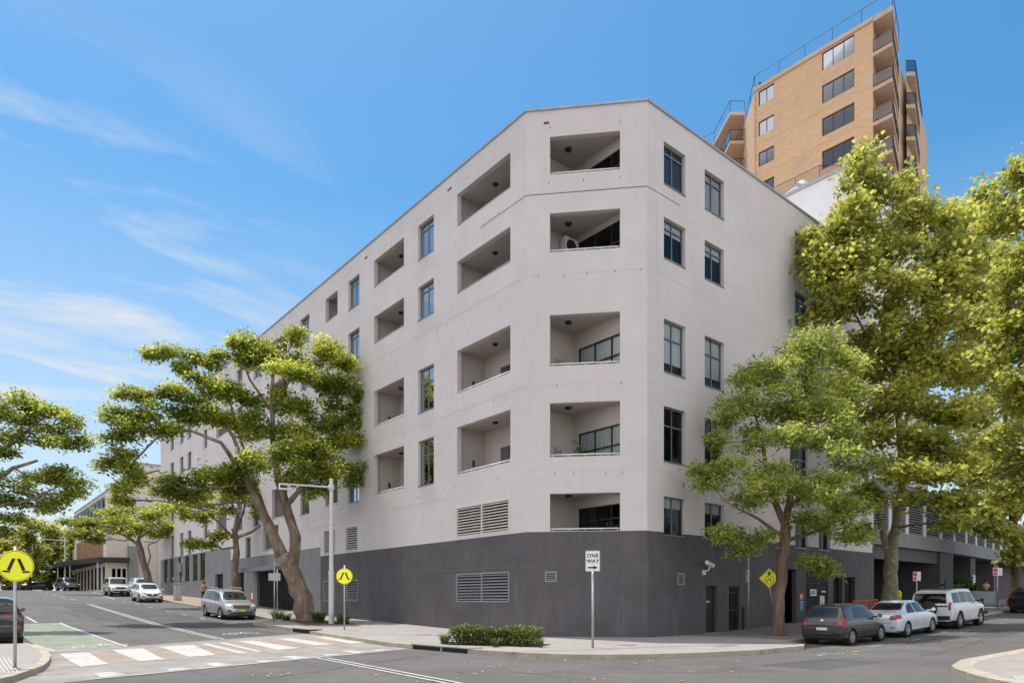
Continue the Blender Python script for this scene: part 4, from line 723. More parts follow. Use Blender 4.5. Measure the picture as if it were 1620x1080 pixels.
tree('plane_tree',b5,'tall plane tree with mottled forked trunk behind the white sedan',limbs,[(c_,tuple(v_*1.18 for v_ in r_)) for c_,r_ in cs],'barkp','leaf_plane',LEAFP,.23,8,.28,66,group='plane trees of the side street',flat=.0,upn=.28,nsub=5,ys=1.3,flare=1.2)
# plane tree whose trunk stands out of frame across the street
b6=(12.4,-18.0,H(12.4,-18)-.05)
limbs=[[((12.4,-18,-.1),.4),((12.5,-17.9,3),.33),((12.3,-17.5,6),.28),((12,-17,10),.2),((11.5,-16.5,14),.12)],[((12.4,-17.7,4.5),.16),((11.6,-16,6.5),.12),((11,-14.2,8),.07)],[((12,-17,9),.14),((11.5,-14.8,11.5),.1),((10.8,-13.2,13.5),.05)],[((12.3,-17.5,6),.14),((13.8,-15.5,7.8),.1),((14.6,-13.8,9),.06)]]
cs=[cl(*a,0) for a in [(1600,300,24,24,26),(1625,270,20,30,25.6),(1615,340,26,24,25.6),(1640,400,34,28,24.4),(1600,420,30,22,25.6),(1570,360,16,14,27),(1610,470,34,22,25),(1580,500,24,16,26),(1620,530,34,22,24.6),(1590,570,28,16,25),(1630,600,30,22,24.2),(1600,640,30,18,25),(1570,690,20,14,25.6),(1620,700,34,20,24.4),(1590,740,28,16,25),(1630,770,30,18,24.4),(1590,790,24,12,25.2),(1660,500,40,40,24),(1665,650,40,40,24),(1670,350,40,40,24.5),(1700,580,60,60,23.5),(1700,420,60,60,24),(1710,740,50,40,23.5)]]
tree('plane_tree',b6,'overhanging plane tree foliage entering from beyond the frame above the far kerb island',limbs,[(c_,tuple(v_*1.18 for v_ in r_)) for c_,r_ in cs],'barkp','leaf_plane',LEAFP,.185,8,.22,92,group='plane trees of the side street',flat=.0,upn=.28,nsub=5,ys=1.3)
# more distant plane by the planter
b7=(38.9,-7.2,H(38.9,-7.2)-.05); Z=Zof(*b7[:2])
limbs=[lim((1607,965,Z,.36),(1608,900,Z,.3),(1606,850,Z,.26),(1600,780,Z,.2),(1590,650,Z,.14),(1560,500,Z,.08)),lim((1606,850,Z,.14),(1560,800,Z,.1),(1530,760,Z,.06)),lim((1600,780,Z,.14),(1540,640,Z,.1),(1520,500,Z,.06)),lim((1604,830,Z,.1),(1640,780,Z,.08),(1660,700,Z,.05))]
cs=[cl(*a,0) for a in [(1562,310,12,18,48),(1550,350,22,20,48),(1580,340,20,16,48),(1530,390,26,22,48),(1565,400,30,22,47.6),(1545,440,32,22,47),(1585,450,28,20,47.6),(1540,500,34,22,46.6),(1515,340,16,14,47),(1510,470,26,18,46.6),(1580,530,34,20,47),(1550,590,34,20,46.4),(1510,560,24,16,46),(1590,620,30,16,47),(1560,660,34,16,46),(1530,700,30,14,45.6),(1580,720,30,14,46.4),(1550,760,34,14,45.6),(1590,800,28,10,46.4),(1540,810,30,10,45.6),(1570,840,26,9,45.8),(1612,850,20,8,46.6),(1600,880,18,6,47),(1510,740,22,14,45.4),(1640,640,34,34,47),(1640,480,34,40,47),(1640,780,30,30,47),(1500,385,14,12,47)]]
tree('plane_tree',b7,'dark trunked plane tree beside the red planter farther up the side street',limbs,[(c_,tuple(v_*1.18 for v_ in r_)) for c_,r_ in cs],'branch','leaf_plane',LEAFP,.29,8,.36,36,group='plane trees of the side street',flat=.0,upn=.28,nsub=5,ys=1.3)

# trees far down the street
def fartree(px,pyb,top,wd,Z,label,seed):
    x,y=cw((px-810)/1080*Z,Z); zb=H(x,y)-.1; k=Z/1080; T=(948-top)*k+CH; w_=wd*k
    cs=[]; h=T-zb
    for i in range(15):
        a=RNG.uniform(0,6.28); f=RNG.uniform(.16,1); rr=w_*(1.05-f*.75)*RNG.uniform(.3,1); cs.append(((x+math.cos(a)*rr,y+math.sin(a)*rr,zb+h*f*.9),(w_*.42,w_*.42,h*.11)))
    cs.append(((x,y,T-h*.1),(w_*.4,w_*.4,h*.1)))
    limbs=[[((x,y,zb),.3),((x+.2,y,zb+h*.3),.24),((x,y,zb+h*.6),.15),((x,y+.1,zb+h*.85),.06)],[((x,y,zb+h*.3),.15),((x+w_*.5,y,zb+h*.6),.06)],[((x,y,zb+h*.3),.15),((x-w_*.5,y,zb+h*.55),.06)]]
    return tree('leafy_tree',(x,y,zb),label,limbs,cs,'branch','leaf_far',LEAFQ,.6,11,.55,14,group='leafy trees at the end of the street',flat=.1,upn=.4,nsub=1)
for i,(px,top,wd,Zf,lab) in enumerate([(12,850,26,92,'yellow green tree nearest the frame edge behind the round crossing sign'),(45,815,30,104,'tall yellow green tree left of the distant street lamp'),(78,825,26,112,'rounded green tree between the distant street lamp and its neighbour'),(112,832,24,118,'leafy tree rising just beside the distant street lamp pole'),(140,850,18,125,'small leafy tree behind the dark cafe awning'),(-20,830,30,100,'tree half cut by the frame edge behind the black car'),(30,870,22,128,'low far tree seen between two taller street trees')]): fartree(px,930,top,wd,Zf,lab,i)

# ------------------------------------------------------------------ small planting
def hedge(poly_c,lab):
    pass
hg=thing('hedge',(-4.6,-3.7,0),'low clipped hedge in a planting bed at the rounded kerb','hedge')
a=np.array([-5.35,-2.2]); bb=np.array([-3.85,-4.85]); dd=(bb-a); ln_=np.linalg.norm(dd); dd/=ln_; nn_=np.array([dd[1],-dd[0]])
pts=[]
for i in range(11000):
    t,s=RNG.uniform(0,ln_),RNG.uniform(-.15,.95); z=RNG.uniform(.04,.56)
    if RNG.uniform()<.6:
        k=RNG.integers(0,3)
        if k==0: z=.54+RNG.normal()*.045+.05*math.sin(t*3)+.03*math.sin(t*11+s*7)
        elif k==1: s=.92+RNG.normal()*.07+.06*math.sin(t*5)
        else: s=-.12+RNG.normal()*.06+.05*math.sin(t*4)
    if RNG.uniform()<.5 and z<.2 and math.sin(t*9)>.2: continue
    q=a+dd*t-nn_*s; pts.append((q[0],q[1],z))
leaves('foliage',np.array(pts),.085,LEAFQ,'leaf_hedge',hg,.3,(-4.6,-3.7,0))
m=MB()
for i in range(26): q=a+dd*RNG.uniform(0,ln_)-nn_*RNG.uniform(0,.8); m.tube([(q[0],q[1],0),(q[0]+RNG.normal()*.1,q[1]+RNG.normal()*.1,.45)],[.012,.006],5)
m.build('stems','branch',hg)
sheet('planting_bed',[[tuple(a+dd*-.25+nn_*.25),tuple(a+dd*(ln_+.25)+nn_*.25),tuple(a+dd*(ln_+.25)-nn_*1.2),tuple(a-dd*.25-nn_*1.2)]],['soil'],.012)
sheet('planting_bed',[[(-4.9,11.2),(-2.3,11.0),(-2.2,17.5),(-4.0,17.5)]],['soil'],.012)
def strap(name,x,y,r,h,n,lab,cat='plant',group=None,matn='leaf_lily',wd=.03,z=None):
    T=thing(name,(x,y,H(x,y) if z is None else z),lab,cat,group); m=MB(); z0=ORG[T.name][2]
    for i in range(n):
        an=RNG.uniform(0,6.28); rr=r*RNG.uniform(.1,.35); L_=r*RNG.uniform(.5,1); hh=h*RNG.uniform(.6,1.1); c,s=math.cos(an),math.sin(an); px,py=-s*wd/2,c*wd/2; prev=None
        for k in range(5):
            t=k/4; d_=rr+L_*t*t*.9+.05*t; zz=z0+hh*(1.5*t-.75*t*t)*1.3; w_=(1-t)*1.0+.15; p=(x+c*d_,y+s*d_,zz); cur=((p[0]-px*w_,p[1]-py*w_,zz),(p[0]+px*w_,p[1]+py*w_,zz))
            if prev: m.quad(prev[0],prev[1],cur[1],cur[0])
            prev=cur
    m.build('leaves',matn,T); return T
strap('strap_plant',-4.2,17.0,.75,.5,170,'low strappy plant left of the leaning tree base','plant','strappy plants round the tree base')
strap('strap_plant',-4.3,15.4,.6,.45,120,'small grassy clump touching the left side of the tree base','plant','strappy plants round the tree base')
strap('strap_plant',-3.5,12.9,.9,.62,230,'dense strappy clump between the tree and the lamp pole','plant','strappy plants round the tree base')
strap('strap_plant',-3.0,11.0,.8,.55,200,'dense strappy clump just right of the lamp pole base','plant','strappy plants round the tree base')
strap('strap_plant',-5.5,-2.1,.4,.38,80,'grassy clump at the street end of the clipped hedge','plant','grassy clumps at the hedge'); strap('strap_plant',-4.9,-4.2,.3,.3,50,'grassy clump in front of the middle of the clipped hedge','plant','grassy clumps at the hedge'); strap('strap_plant',-3.9,-5.2,.3,.3,50,'grassy clump at the one way sign end of the clipped hedge','plant','grassy clumps at the hedge')
# plants on the balconies
def pot(x,y,z,lab,flower=False,h=.5):
    T=thing('potted_plant',(x,y,z),lab,'plant','plants on the balconies'); m=MB(); m.lathe([(0,0),(.1,0),(.14,.22),(.12,.22),(0,.2)],(x,y,z),n=12); m.build('pot','terracotta' if flower else 'plastic',T,smooth=True)
    q,_=cloud((x,y,z+.2+h*.5),(.28,.28,h*.5),16,9,.07); leaves('foliage',q,.12,LEAFS,'leaf_flower' if flower else 'leaf_lily',T,.2,(x,y,z)); return T
T_=lambda uu,n:(DC[0]*uu+NC[0]*n,DC[1]*uu+NC[1]*n)
for uu,n,z,l,fl,h in ((1.35,.45,10.95,'orange flowering plant at the corner balcony rail on the third level',True,.55),(3.6,.45,10.9,'bushy plant at the far end of the third level corner balcony',True,.5),(1.3,.5,7.1,'leafy plant beside the rail of the second level corner balcony',False,.7),(2.1,.5,7.2,'taller thin leafed plant in the middle of the second level corner balcony',False,1.0),(3.55,.5,3.95,'bright green fern on the lowest corner balcony',False,.75)): x,y=T_(uu,n); pot(x,y,z,l,fl,h)
pot(.6,4.6,10.4,'small plant at the far end of the third level balcony beside the corner',False,.9); pot(.6,12.9,18.4,'plant at the far end of the top level balcony second from the corner',False,.9); pot(.6,4.7,18.35,'plant at the far end of the top level balcony beside the corner',False,1.0)
pot(.55,1.4,16.2,'tall green plant inside the fourth level balcony next to the corner',False,1.4)

# ================================================================== brick tower
def TW(px,Z): return cw((px-810)/1080*Z,Z)
def HT(py,Z): return CH+(948-py)/1080*Z
TB=thing('brick_tower',(*TW(1412,53.3),0),'tall tan brick apartment tower with glass fronted balconies','building')
A=TW(1194,62); Cn=TW(1412,53.3); dT=Vector((A[0]-Cn[0],A[1]-Cn[1])); LT=dT.length; dT/=LT; nT=(-(-dT[1])*1.0,-dT[0])  # inward normal
nT=(dT[1],-dT[0]); 
if nT[0]*1+nT[1]*0<0: nT=(-nT[0],-nT[1])
TP=Cn; TD=(dT[0],dT[1])
def tu(px):
    k=(px-810)/1080
    # intersection of the sight line with the face
    ax,ay=(.772*k+.636),(-.636*k+.772); det=ax*(-TD[1])-ay*(-TD[0]); bx,by=TP[0]-CAMX,TP[1]-CAMY
    Zc=(bx*(-TD[1])-by*(-TD[0]))/det; uu=((CAMX+ax*Zc-TP[0])*TD[0]+(CAMY+ay*Zc-TP[1])*TD[1]); return uu,Zc
ztop=HT(8,53.3)-.36
wins=[];
for i in range(8):
    for pxa,pxb,yt,yb in ((1351.6,1300.4,53.5,83.3),(1224.6,1200,130.6,154)):
        ua,Za=tu(pxa); ub,_=tu(pxb); wins.append((ua,ub,HT(yb,Za)-i*2.76,HT(yt,Za)-i*2.76,3 if pxa>1300 else 2))
ub_,_=tu(1381); m=MB()
wall(m,TP,TD,nT,[(ub_,LT,8,ztop)],[w_[:4] for w_ in wins],.15)
dS=Vector(TW(1448,59)); dE=Vector(TW(1459,65.5)); sd_=(dE-dS).normalized()
Bp=(TP[0]+TD[0]*ub_,TP[1]+TD[1]*ub_); Bi=(Bp[0]+sd_.x*2.2,Bp[1]+sd_.y*2.2)
C2=(Bi[0]-TD[0]*(ub_-.1),Bi[1]-TD[1]*(ub_-.1)); C3=(C2[0]+sd_.x*5,C2[1]+sd_.y*5); C4=TW(1433,60.5); C5=(C4[0]+sd_.x*14,C4[1]+sd_.y*14)
Ak=(A[0]+.4*sd_.x*4.5+1.5*TD[0],A[1]+.4*sd_.y*4.5+1.5*TD[1])
A2=TW(1178,66); A3=(A2[0]+sd_.x*14,A2[1]+sd_.y*14)
def sidew(p,q,z0,z1,mi): m.quad((p[0],p[1],z0),(q[0],q[1],z0),(q[0],q[1],z1),(p[0],p[1],z1),mi)
zt=ztop
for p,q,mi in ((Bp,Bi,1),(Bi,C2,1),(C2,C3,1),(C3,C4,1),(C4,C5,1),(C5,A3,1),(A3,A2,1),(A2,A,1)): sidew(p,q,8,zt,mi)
roofp=[A,Bp,Bi,C2,C3,C4,C5,A3,A2]; m.poly([(x,y,zt-.05) for x,y in roofp],2)
# corner teeth of projecting bricks and floor joints
for k in range(150): z=zt-.3-k*.2; m.fbox(TP,TD,nT,LT-.18,LT+.06,-.06,.1,z-.1,z,0)
for i in range(8): z=zt-2.2-i*2.76; m.fbox(TP,TD,nT,ub_,LT,-.006,.02,z,z+.05,2)
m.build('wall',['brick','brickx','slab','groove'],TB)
for a_,b_,z0,z1,cc in wins:
    if z0>16: window(TB,TP,TD,nT,a_,b_,z0,z1,cc,None,'curtain' if (cc==2 and 33<z0<35) else None,1,.08,'framedark','towerglass',fw=.07,sill=False)
mc=MB(); mc.fbox(TP,TD,nT,ub_-.02,LT+.1,-.12,.3,zt,zt+.35); mc.build('parapet','slab',TB)
def slabplate(pts,z,th=.28):
    q=MB(); q.prism(pts,z-th,z); return q
def railing(par,pts,z,h=1.0,name='balustrade',gl=True,post=1.1,gm='bglass'):
    o=None; f=MB()
    for a_,b_ in zip(pts,pts[1:]):
        a_,b_=Vector(a_),Vector(b_); l=(b_-a_).length; n=max(1,round(l/post)); f.tube([(a_.x,a_.y,z+h),(b_.x,b_.y,z+h)],.03,6)
        for i in range(n+1): p=a_.lerp(b_,i/n); f.tube([(p.x,p.y,z),(p.x,p.y,z+h)],.022,5)
        if gl: f.tube([(a_.x,a_.y,z+.12),(b_.x,b_.y,z+.12)],.025,5)
    o=f.build(name,'framedark',par)
    if gl:
        g_=MB()
        for a_,b_ in zip(pts,pts[1:]): g_.quad((a_[0],a_[1],z+.12),(b_[0],b_[1],z+.12),(b_[0],b_[1],z+h-.02),(a_[0],a_[1],z+h-.02))
        g_.build('glass_panel',gm,o)
    return o
off=lambda p,d,k:(p[0]+d[0]*k,p[1]+d[1]*k); sdt=(sd_.x,sd_.y)
# first balcony stack at the near corner
for i in range(9):
    z=HT(66,53.3)-i*2.78; c0=Cn; c1=off(Cn,sdt,4.6)
    o=slabplate([Bp,c0,c1,off(C2,sdt,3.0),C2,Bi],z).build('balcony_slab','slab',TB); railing(o,[off(Bp,sdt,.05),off(c0,sdt,.05),c1],z,1.05)
q=MB(); q.prism([Bp,Cn,off(Cn,sdt,4.6),off(C2,sdt,3.0),C2,Bi],zt-.03,zt+.36); q.build('roof_slab','slab',TB)
# second stack
s0=TW(1433.5,59); s1=TW(1448,59); s2=TW(1459,65.5)
for i in range(9):
    z=HT(114.7,59)-i*2.78+(0 if i else 0); o=slabplate([s0,s1,s2,off(s2,sdt,3),off(s0,sdt,9)],z).build('balcony_slab','slab',TB)
    railing(o,[s0,s1,s2],z,1.05)
w1=MB(); w1.prism([off(s0,sdt,.6),off(s0,sdt,.6+8),off(off(s0,sdt,8.6),(1,-.2),2),off(off(s0,sdt,3),(1,-.2),1.3)],8,HT(114.7,59)-.3,0); w1.build('rear_wall','brickx',TB)
# left wing balconies
l0=TW(1178,66); l1=TW(1155,66); l2=TW(1130,70.3); l3=TW(1108,71.4); l4=TW(1108,80); l5=TW(1178,78)
for i in range(6):
    z=HT(177,66)-i*2.78
    if i==0: pl_=[l0,l1,l2,l3,l4,l5]
    else: pl_=[off(l0,(0,0),1),l1,TW(1138,69.3),TW(1138,80),l5]
    o=slabplate(pl_,z).build('balcony_slab','slab',TB); railing(o,[l0]+pl_[1:4 if i==0 else 3],z,1.05,gl=i>0,post=2.2,gm='clearglass')
w2=MB(); w2.prism([l0,TW(1170,74),TW(1150,78),TW(1110,80),TW(1110,90),TW(1178,88)],8,HT(177,66)-.3); w2.build('wing_wall','brick',TB)
railing(TB,[TW(1106,71.8),TW(1143,70.5),TW(1176,69),off(A,(-.0,0),1),Cn,off(Cn,sdt,4.6)],zt+.35,1.15,name='roof_railing',gl=False,post=2.4)
z=HT(293,56); p_=[off(TP,TD,tu(1255)[0]),off(off(TP,TD,tu(1255)[0]),(-1,0),1.6),off(off(TP,TD,tu(1340)[0]),(-1,0),1.6),off(TP,TD,tu(1345)[0])]
z=34.8; pt=[TW(1222,57.2),TW(1296.5,54.2),TW(1330,54.2),TW(1345,53.0)]
o=slabplate(pt+[off(p,(1,.1),6) for p in reversed(pt)],z,.55).build('terrace_slab','slab',TB); railing(o,pt,z,1.2,post=1.7,gm='clearglass')
m=MB(); m.tube([(*TW(1206,64),zt),(*TW(1206,64),zt+2.2)],.05,6); m.box(TW(1206,64)[0]-.5,TW(1206,64)[0]+.1,TW(1206,64)[1]-.1,TW(1206,64)[1]+.1,zt+2.0,zt+2.2); m.build('roof_antenna','framedark',TB)

# white plant room and curved building
WB=thing('white_block',(25,-3.6,0),'plain white upper block rising behind the grey roof','building')
m=MB(); m.box(25.0,34.5,-3.3,6.0,9.2,28.75); m.build('wall','white',WB); m=MB(); m.box(24.9,34.6,-3.4,6.1,28.75,28.95); m.build('coping','coping',WB)
du=thing('roof_duct',(24,7,22),'fat silver ventilation duct lying behind the white block','duct'); m=MB(); pz=P3(1268,306,50); pz2=P3(1238,325,50)
m.tube([(pz2[0]-1.5,pz2[1],pz2[2]-1.6),pz2,pz],.62,16); m.build('pipe','steel',du,smooth=True); m=MB(); 
v_=(Vector(pz)-Vector(pz2)).normalized()
m.tube([Vector(pz)-v_*.1,Vector(pz)+v_*.35],[.80,.80],16); m.build('collar','steel',du,smooth=True)
m=MB(); m.box(pz2[0]-.3,pz2[0]+.3,pz2[1]-.3,pz2[1]+.3,21.7,pz2[2]-.4); m.box(pz[0]-.3,pz[0]+.3,pz[1]-.3,pz[1]+.3,21.7,pz[2]-.4); m.build('stand','steel',du)
GB=thing('office_building',(24.7,-3.67,0),'low curved grey building with louvred band and dark car park entrance','building')
curve=[(24.65,-3.69),(30,-3.69),(36,-3.69),(42,-3.45),(48,-3.0),(54,-2.5),(60,-1.9),(70,-.8),(85,1.2)]
m=MB()
for (a_,b_) in zip(curve,curve[1:]):
    d_=Vector((b_[0]-a_[0],b_[1]-a_[1])); l=d_.length; d_/=l; n_=(-d_.y,d_.x)
    m.fbox(a_,(d_.x,d_.y),n_,0,l,0,.4,4.95,5.85); m.fbox(a_,(d_.x,d_.y),n_,0,l,0.0,.4,8.1,9.0)
    m.fbox(a_,(d_.x,d_.y),n_,0,l,.4,4,4.9,5.1,1)
m.build('fascia',['dark2','dark'],GB)
for j,(a_,b_) in enumerate(zip(curve,curve[1:])):
    d_=Vector((b_[0]-a_[0],b_[1]-a_[1])); l=d_.length; d_/=l; n_=(-d_.y,d_.x); n=max(1,round(l/2.6))
    for i in range(n):
        louvre(GB,(a_[0]+n_[0]*.12,a_[1]+n_[1]*.12),(d_.x,d_.y),n_,i*l/n+.25,(i+1)*l/n-.25,5.86,8.09,'louvred',1,n=13)
m=MB()
for (a_,b_) in zip(curve,curve[1:]):
    d_=Vector((b_[0]-a_[0],b_[1]-a_[1])); l=d_.length; d_/=l; n_=(-d_.y,d_.x); n=max(1,round(l/2.6))
    for i in range(n+1): m.fbox(a_,(d_.x,d_.y),n_,max(0,i*l/n-.24),min(l,i*l/n+.24),.06,.5,5.85,8.1)
m.box(24.65,95,.5,8,5,9.2); m.build('upper_wall','render',GB)
m=MB(); m.box(24.65,25.0,-3.6,3,-1,4.95); m.box(36.0,38.6,-3.55,3.2,-1,4.95); m.box(25,36,-3.4,-3.1,4.1,4.94); m.box(38.6,110,.6,.9,-1,4.95); m.box(44.2,45.3,-3.0,.6,-1,4.95); m.box(52.5,53.5,-2.3,.6,-1,4.95); m.build('base_wall','dark',GB)
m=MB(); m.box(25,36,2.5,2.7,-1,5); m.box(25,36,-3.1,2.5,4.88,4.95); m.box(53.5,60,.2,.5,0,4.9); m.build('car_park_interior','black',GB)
m=MB(); m.box(29.2,29.8,2.44,2.48,2.4,3.0); m.box(31.5,32.0,2.44,2.48,1.9,2.5); m.build('notice','signwhite',GB)
m=MB()
for x in (38.8,40.4,42.3,44.1): m.box(x-.05,x+.05,-.4,-.3,.8,4.9)
m.box(38.6,44.2,-.4,-.3,4.4,4.5); m.build('shopfront_frame','framedark',GB); 
m=MB(); m.quad((38.7,-.35,.8),(44.2,-.35,.8),(44.2,-.35,4.9),(38.7,-.35,4.9)); m.quad((45.3,-.35,1),(52.5,-.35,1),(52.5,-.35,4.3),(45.3,-.35,4.3)); m.build('shopfront_glass','skyglass',GB)
m=MB()
for (x,x2) in ((45.4,48.8),(49.0,52.4)):
    m.box(x,x2,-.6,-.52,4.1,4.2); m.box(x,x+.1,-.6,-.52,1.2,4.1); m.box(x2-.1,x2,-.6,-.52,1.2,4.1); m.box(x+.1,x2-.1,-.6,-.52,2.2,2.28)
m.build('glass_door_frame','whitep',GB)
m=MB(); m.box(40.6,42.2,-1.3,-1.2,2.7,4.4); m.build('hanging_panel','signgrey',GB); m=MB(); m.box(44.6,45.1,-3.06,-3.02,2.7,3.5); m.build('number_panel','signwhite',GB)
for x in (36.6,39.6,44.9): m=MB(); m.lathe([(0,-.03),(.1,-.03),(.1,0)],(x,-2.6,4.87),n=12); m.build('downlight','lampglow',GB)
pl=thing('planter_wall',(41,-3.6,.6),'long low grey planter wall in front of the shopfront','planter'); m=MB(); m.box(37.5,46.0,-4.2,-3.7,.2,2.2); m.box(37.5,46,-3.7,-2.4,.2,2.05,1); m.build('wall',['dark2','soil'],pl)
for x,y,r,h,n_,l in ((39.4,-3.5,1.1,1.3,70,'large spiky bromeliad nearest the car park in the planter'),(41.4,-3.4,1.2,1.2,80,'wide arching bromeliad in the middle of the planter'),(43.6,-3.4,1.0,.8,60,'low bromeliad at the far end of the planter')): strap('bromeliad',x,y,r,h,n_,l,'plant','spiky plants in the grey planter',wd=.13,z=2.1)

# ================================================================== buildings far down the street
FB=thing('pale_building',(0,80,2),'pale rendered four storey building beyond the grey block with a blue grey column','building')
def onx(px,X0):   # y of a wall plane x=X0 seen at px
    k=(px-810)/1080; Zc=(X0-CAMX)/(.772*k+.636); return CAMY+(-.636*k+.772)*Zc,Zc
m=MB(); m.box(-2.7,1.0,80,112,0,15.8); m.box(1.0,14,80,98,0,19.6); m.box(3.0,12,74.5,80,0,13.0); m.build('wall','creamlight',FB)
m=MB(); m.box(-2.8,1.0,79.9,112,15.8,16.0); m.box(.9,14.1,79.9,98.1,19.6,19.8); m.box(2.95,12,74.4,80,13,13.15); m.box(1.4,12,79.96,80,9.2,9.35); m.build('coping','coping',FB)
m=MB(); m.box(-.55,.5,79.4,80,0,8.6); m.build('column','louvred',FB)
window(FB,(0,80),(-1,0),(0,1),-.4,.5,13.1,14.9,2,None,None,1,-.04,'framedark','skyglass')
PB=thing('corner_pub',(-2.7,80,2),'tan corner pub with cedar cladding and a deep dark awning','building')
m=MB(); m.box(-2.9,-.6,79.85,79.95,0,9.6); m.box(-2.93,-2.72,80.0,112,0,9.8); m.build('wall','cream',PB)
m=MB(); m.box(-3.1,-2.9,83,106,7.2,10.4)
for i in range(46): m.box(-3.16,-3.1,83+i*.5,83.12+i*.5,7.2,10.4)
m.build('cedar_cladding','cedar',PB)
m=MB(); m.prism([(-.6,79.85),(-.6,78.4),(-3.9,79.2),(-6.4,95),(-6.4,116),(-3.2,116),(-3.2,79.85)],6.35,7.0); m.build('awning','plastic',PB)
for x,y in ((-3.9,80.5),(-5.6,92),(-6.1,101),(-6.1,112)): m=MB(); m.tube([(x,y,2.4),(x,y,6.35)],.11,8); m.build('awning_post','steel',PB)
m=MB()
for i in range(9): y=81.5+i*3.2; m=MB(); m.box(-2.95,-2.9,y,y+1.7,2.9,5.9); m.build('door','black',PB)
for i in range(3): m=MB(); m.box(-2.4+i*.6,-2.0+i*.6,79.85,79.9,3.6,5.6); m.build('window','black',PB)
for i in range(9): m=MB(); m.box(-2.96,-2.9,83+i*3.2,85.4+i*3.2,12.6,15.2); m.build('window','framedark',PB)
FH=thing('far_building',(-30,150,2),'low cream building glimpsed beneath the far street trees','building')
m=MB(); m.box(-60,-18,150,160,0,8); m.build('wall','cream',FH); m=MB(); m.box(-61,-17,149,161,8,8.6); m.build('roof','dark2',FH)
for i in range(12): m=MB(); m.box(-58+i*3.3,-56.4+i*3.3,149.9,150.05,3.6,5.6); m.build('window','black',FH)
FH2=thing('far_building',(-60,120,2),'plain grey brown building beyond the trees at the frame edge','building')
m=MB(); m.box(-70,-42,110,140,0,7.2); m.build('wall','brickx',FH2); m=MB(); m.box(-70.5,-41.5,109.5,140.5,7.2,7.7); m.build('roof','dark2',FH2)
# cafe umbrellas
def umb(x,y,lab):
    z=H(x,y); T=thing('cafe_umbrella',(x,y,z),lab,'umbrella','dark cafe umbrellas'); m=MB(); m.tube([(x,y,z),(x,y,z+3.0)],.05,6); m.build('pole','steel',T)
    m=MB(); n=8; vs=[(x,y,z+3.1)]+[(x+2.0*math.cos(2*math.pi*i/n),y+2.0*math.sin(2*math.pi*i/n),z+2.45) for i in range(n)]+[(x+2.0*math.cos(2*math.pi*i/n),y+2.0*math.sin(2*math.pi*i/n),z+2.25) for i in range(n)]
    m.add(vs,[(0,1+i,1+(i+1)%n) for i in range(n)]+[(1+i,9+i,9+(i+1)%n,1+(i+1)%n) for i in range(n)]); m.build('canopy','umbrella',T)
for px,Zc,l in ((78,112,'open dark umbrella nearest the frame edge beyond the road crest'),(95,110,'open dark umbrella just behind the dark pickup'),(112,113,'open dark umbrella beside the distant lamp pole')): umb(*TW(px,Zc),l)

# ================================================================== street furniture
def disc(m,c,nrm,r,th,mi,n=28):
    c=Vector(c); nrm=Vector(nrm); m.tube([c,c+nrm*th],[r,r],n,mi)
def plane_pts(c,nrm,pts,off):
    """2-d points (right,up) on a sign face, as seen from in front"""
    c=Vector(c); nrm=Vector(nrm).normalized(); rt=Vector((0,0,1)).cross(nrm).normalized(); return [tuple(c+rt*u+Vector((0,0,1))*v+nrm*off) for u,v in pts]
def walk(m,c,nrm,s,off,mi):
    s*=1.22
    for sg in (-1,1):
        m.poly(plane_pts(c,nrm,[(sg*.03*s,.42*s),(sg*.20*s,.42*s),(sg*.46*s,-.22*s),(sg*.30*s,-.30*s)][::sg],off),mi)
        m.poly(plane_pts(c,nrm,[(sg*.28*s,-.40*s),(sg*.33*s,-.30*s),(sg*.52*s,-.26*s),(sg*.70*s,-.30*s),(sg*.62*s,-.37*s),(sg*.45*s,-.38*s)][::sg],off),mi)
def face(x,y,ang=0):
    d=Vector((CAMX-x,CAMY-y,0)).normalized(); a=math.radians(ang); return Vector((d.x*math.cos(a)-d.y*math.sin(a),d.x*math.sin(a)+d.y*math.cos(a),0))
def pedsign(x,y,zc,r,top,lab,nrm,base=None):
    z=H(x,y) if base is None else base; T=thing('crossing_sign',(x,y,z),lab,'sign','round yellow crossing signs'); m=MB(); m.tube([(x,y,z-.05),(x,y,top)],.035,10); m.build('pole','steel',T,smooth=True)
    f=MB(); c=Vector((x,y,zc))+nrm*.05; disc(f,c,nrm,r,.012,0,36); disc(f,c+nrm*.012,nrm,r*.955,.002,1,36); disc(f,c+nrm*.014,nrm,r*.925,.002,0,36); walk(f,c,nrm,r*.92,.02,1); f.build('sign_plate',['yellow','signblack'],T)
pedsign(-17.55,-2.6,CH+(948-895)/1080*15.6,.355,2.75,'round yellow crossing sign close by on the near corner',Vector((.25,-1,0)).normalized())
pedsign(-4.86,6.99,CH+(948-911)/1080*31.0,.36,3.1,'round yellow crossing sign in front of the tall lamp pole',face(-4.86,6.99,0))
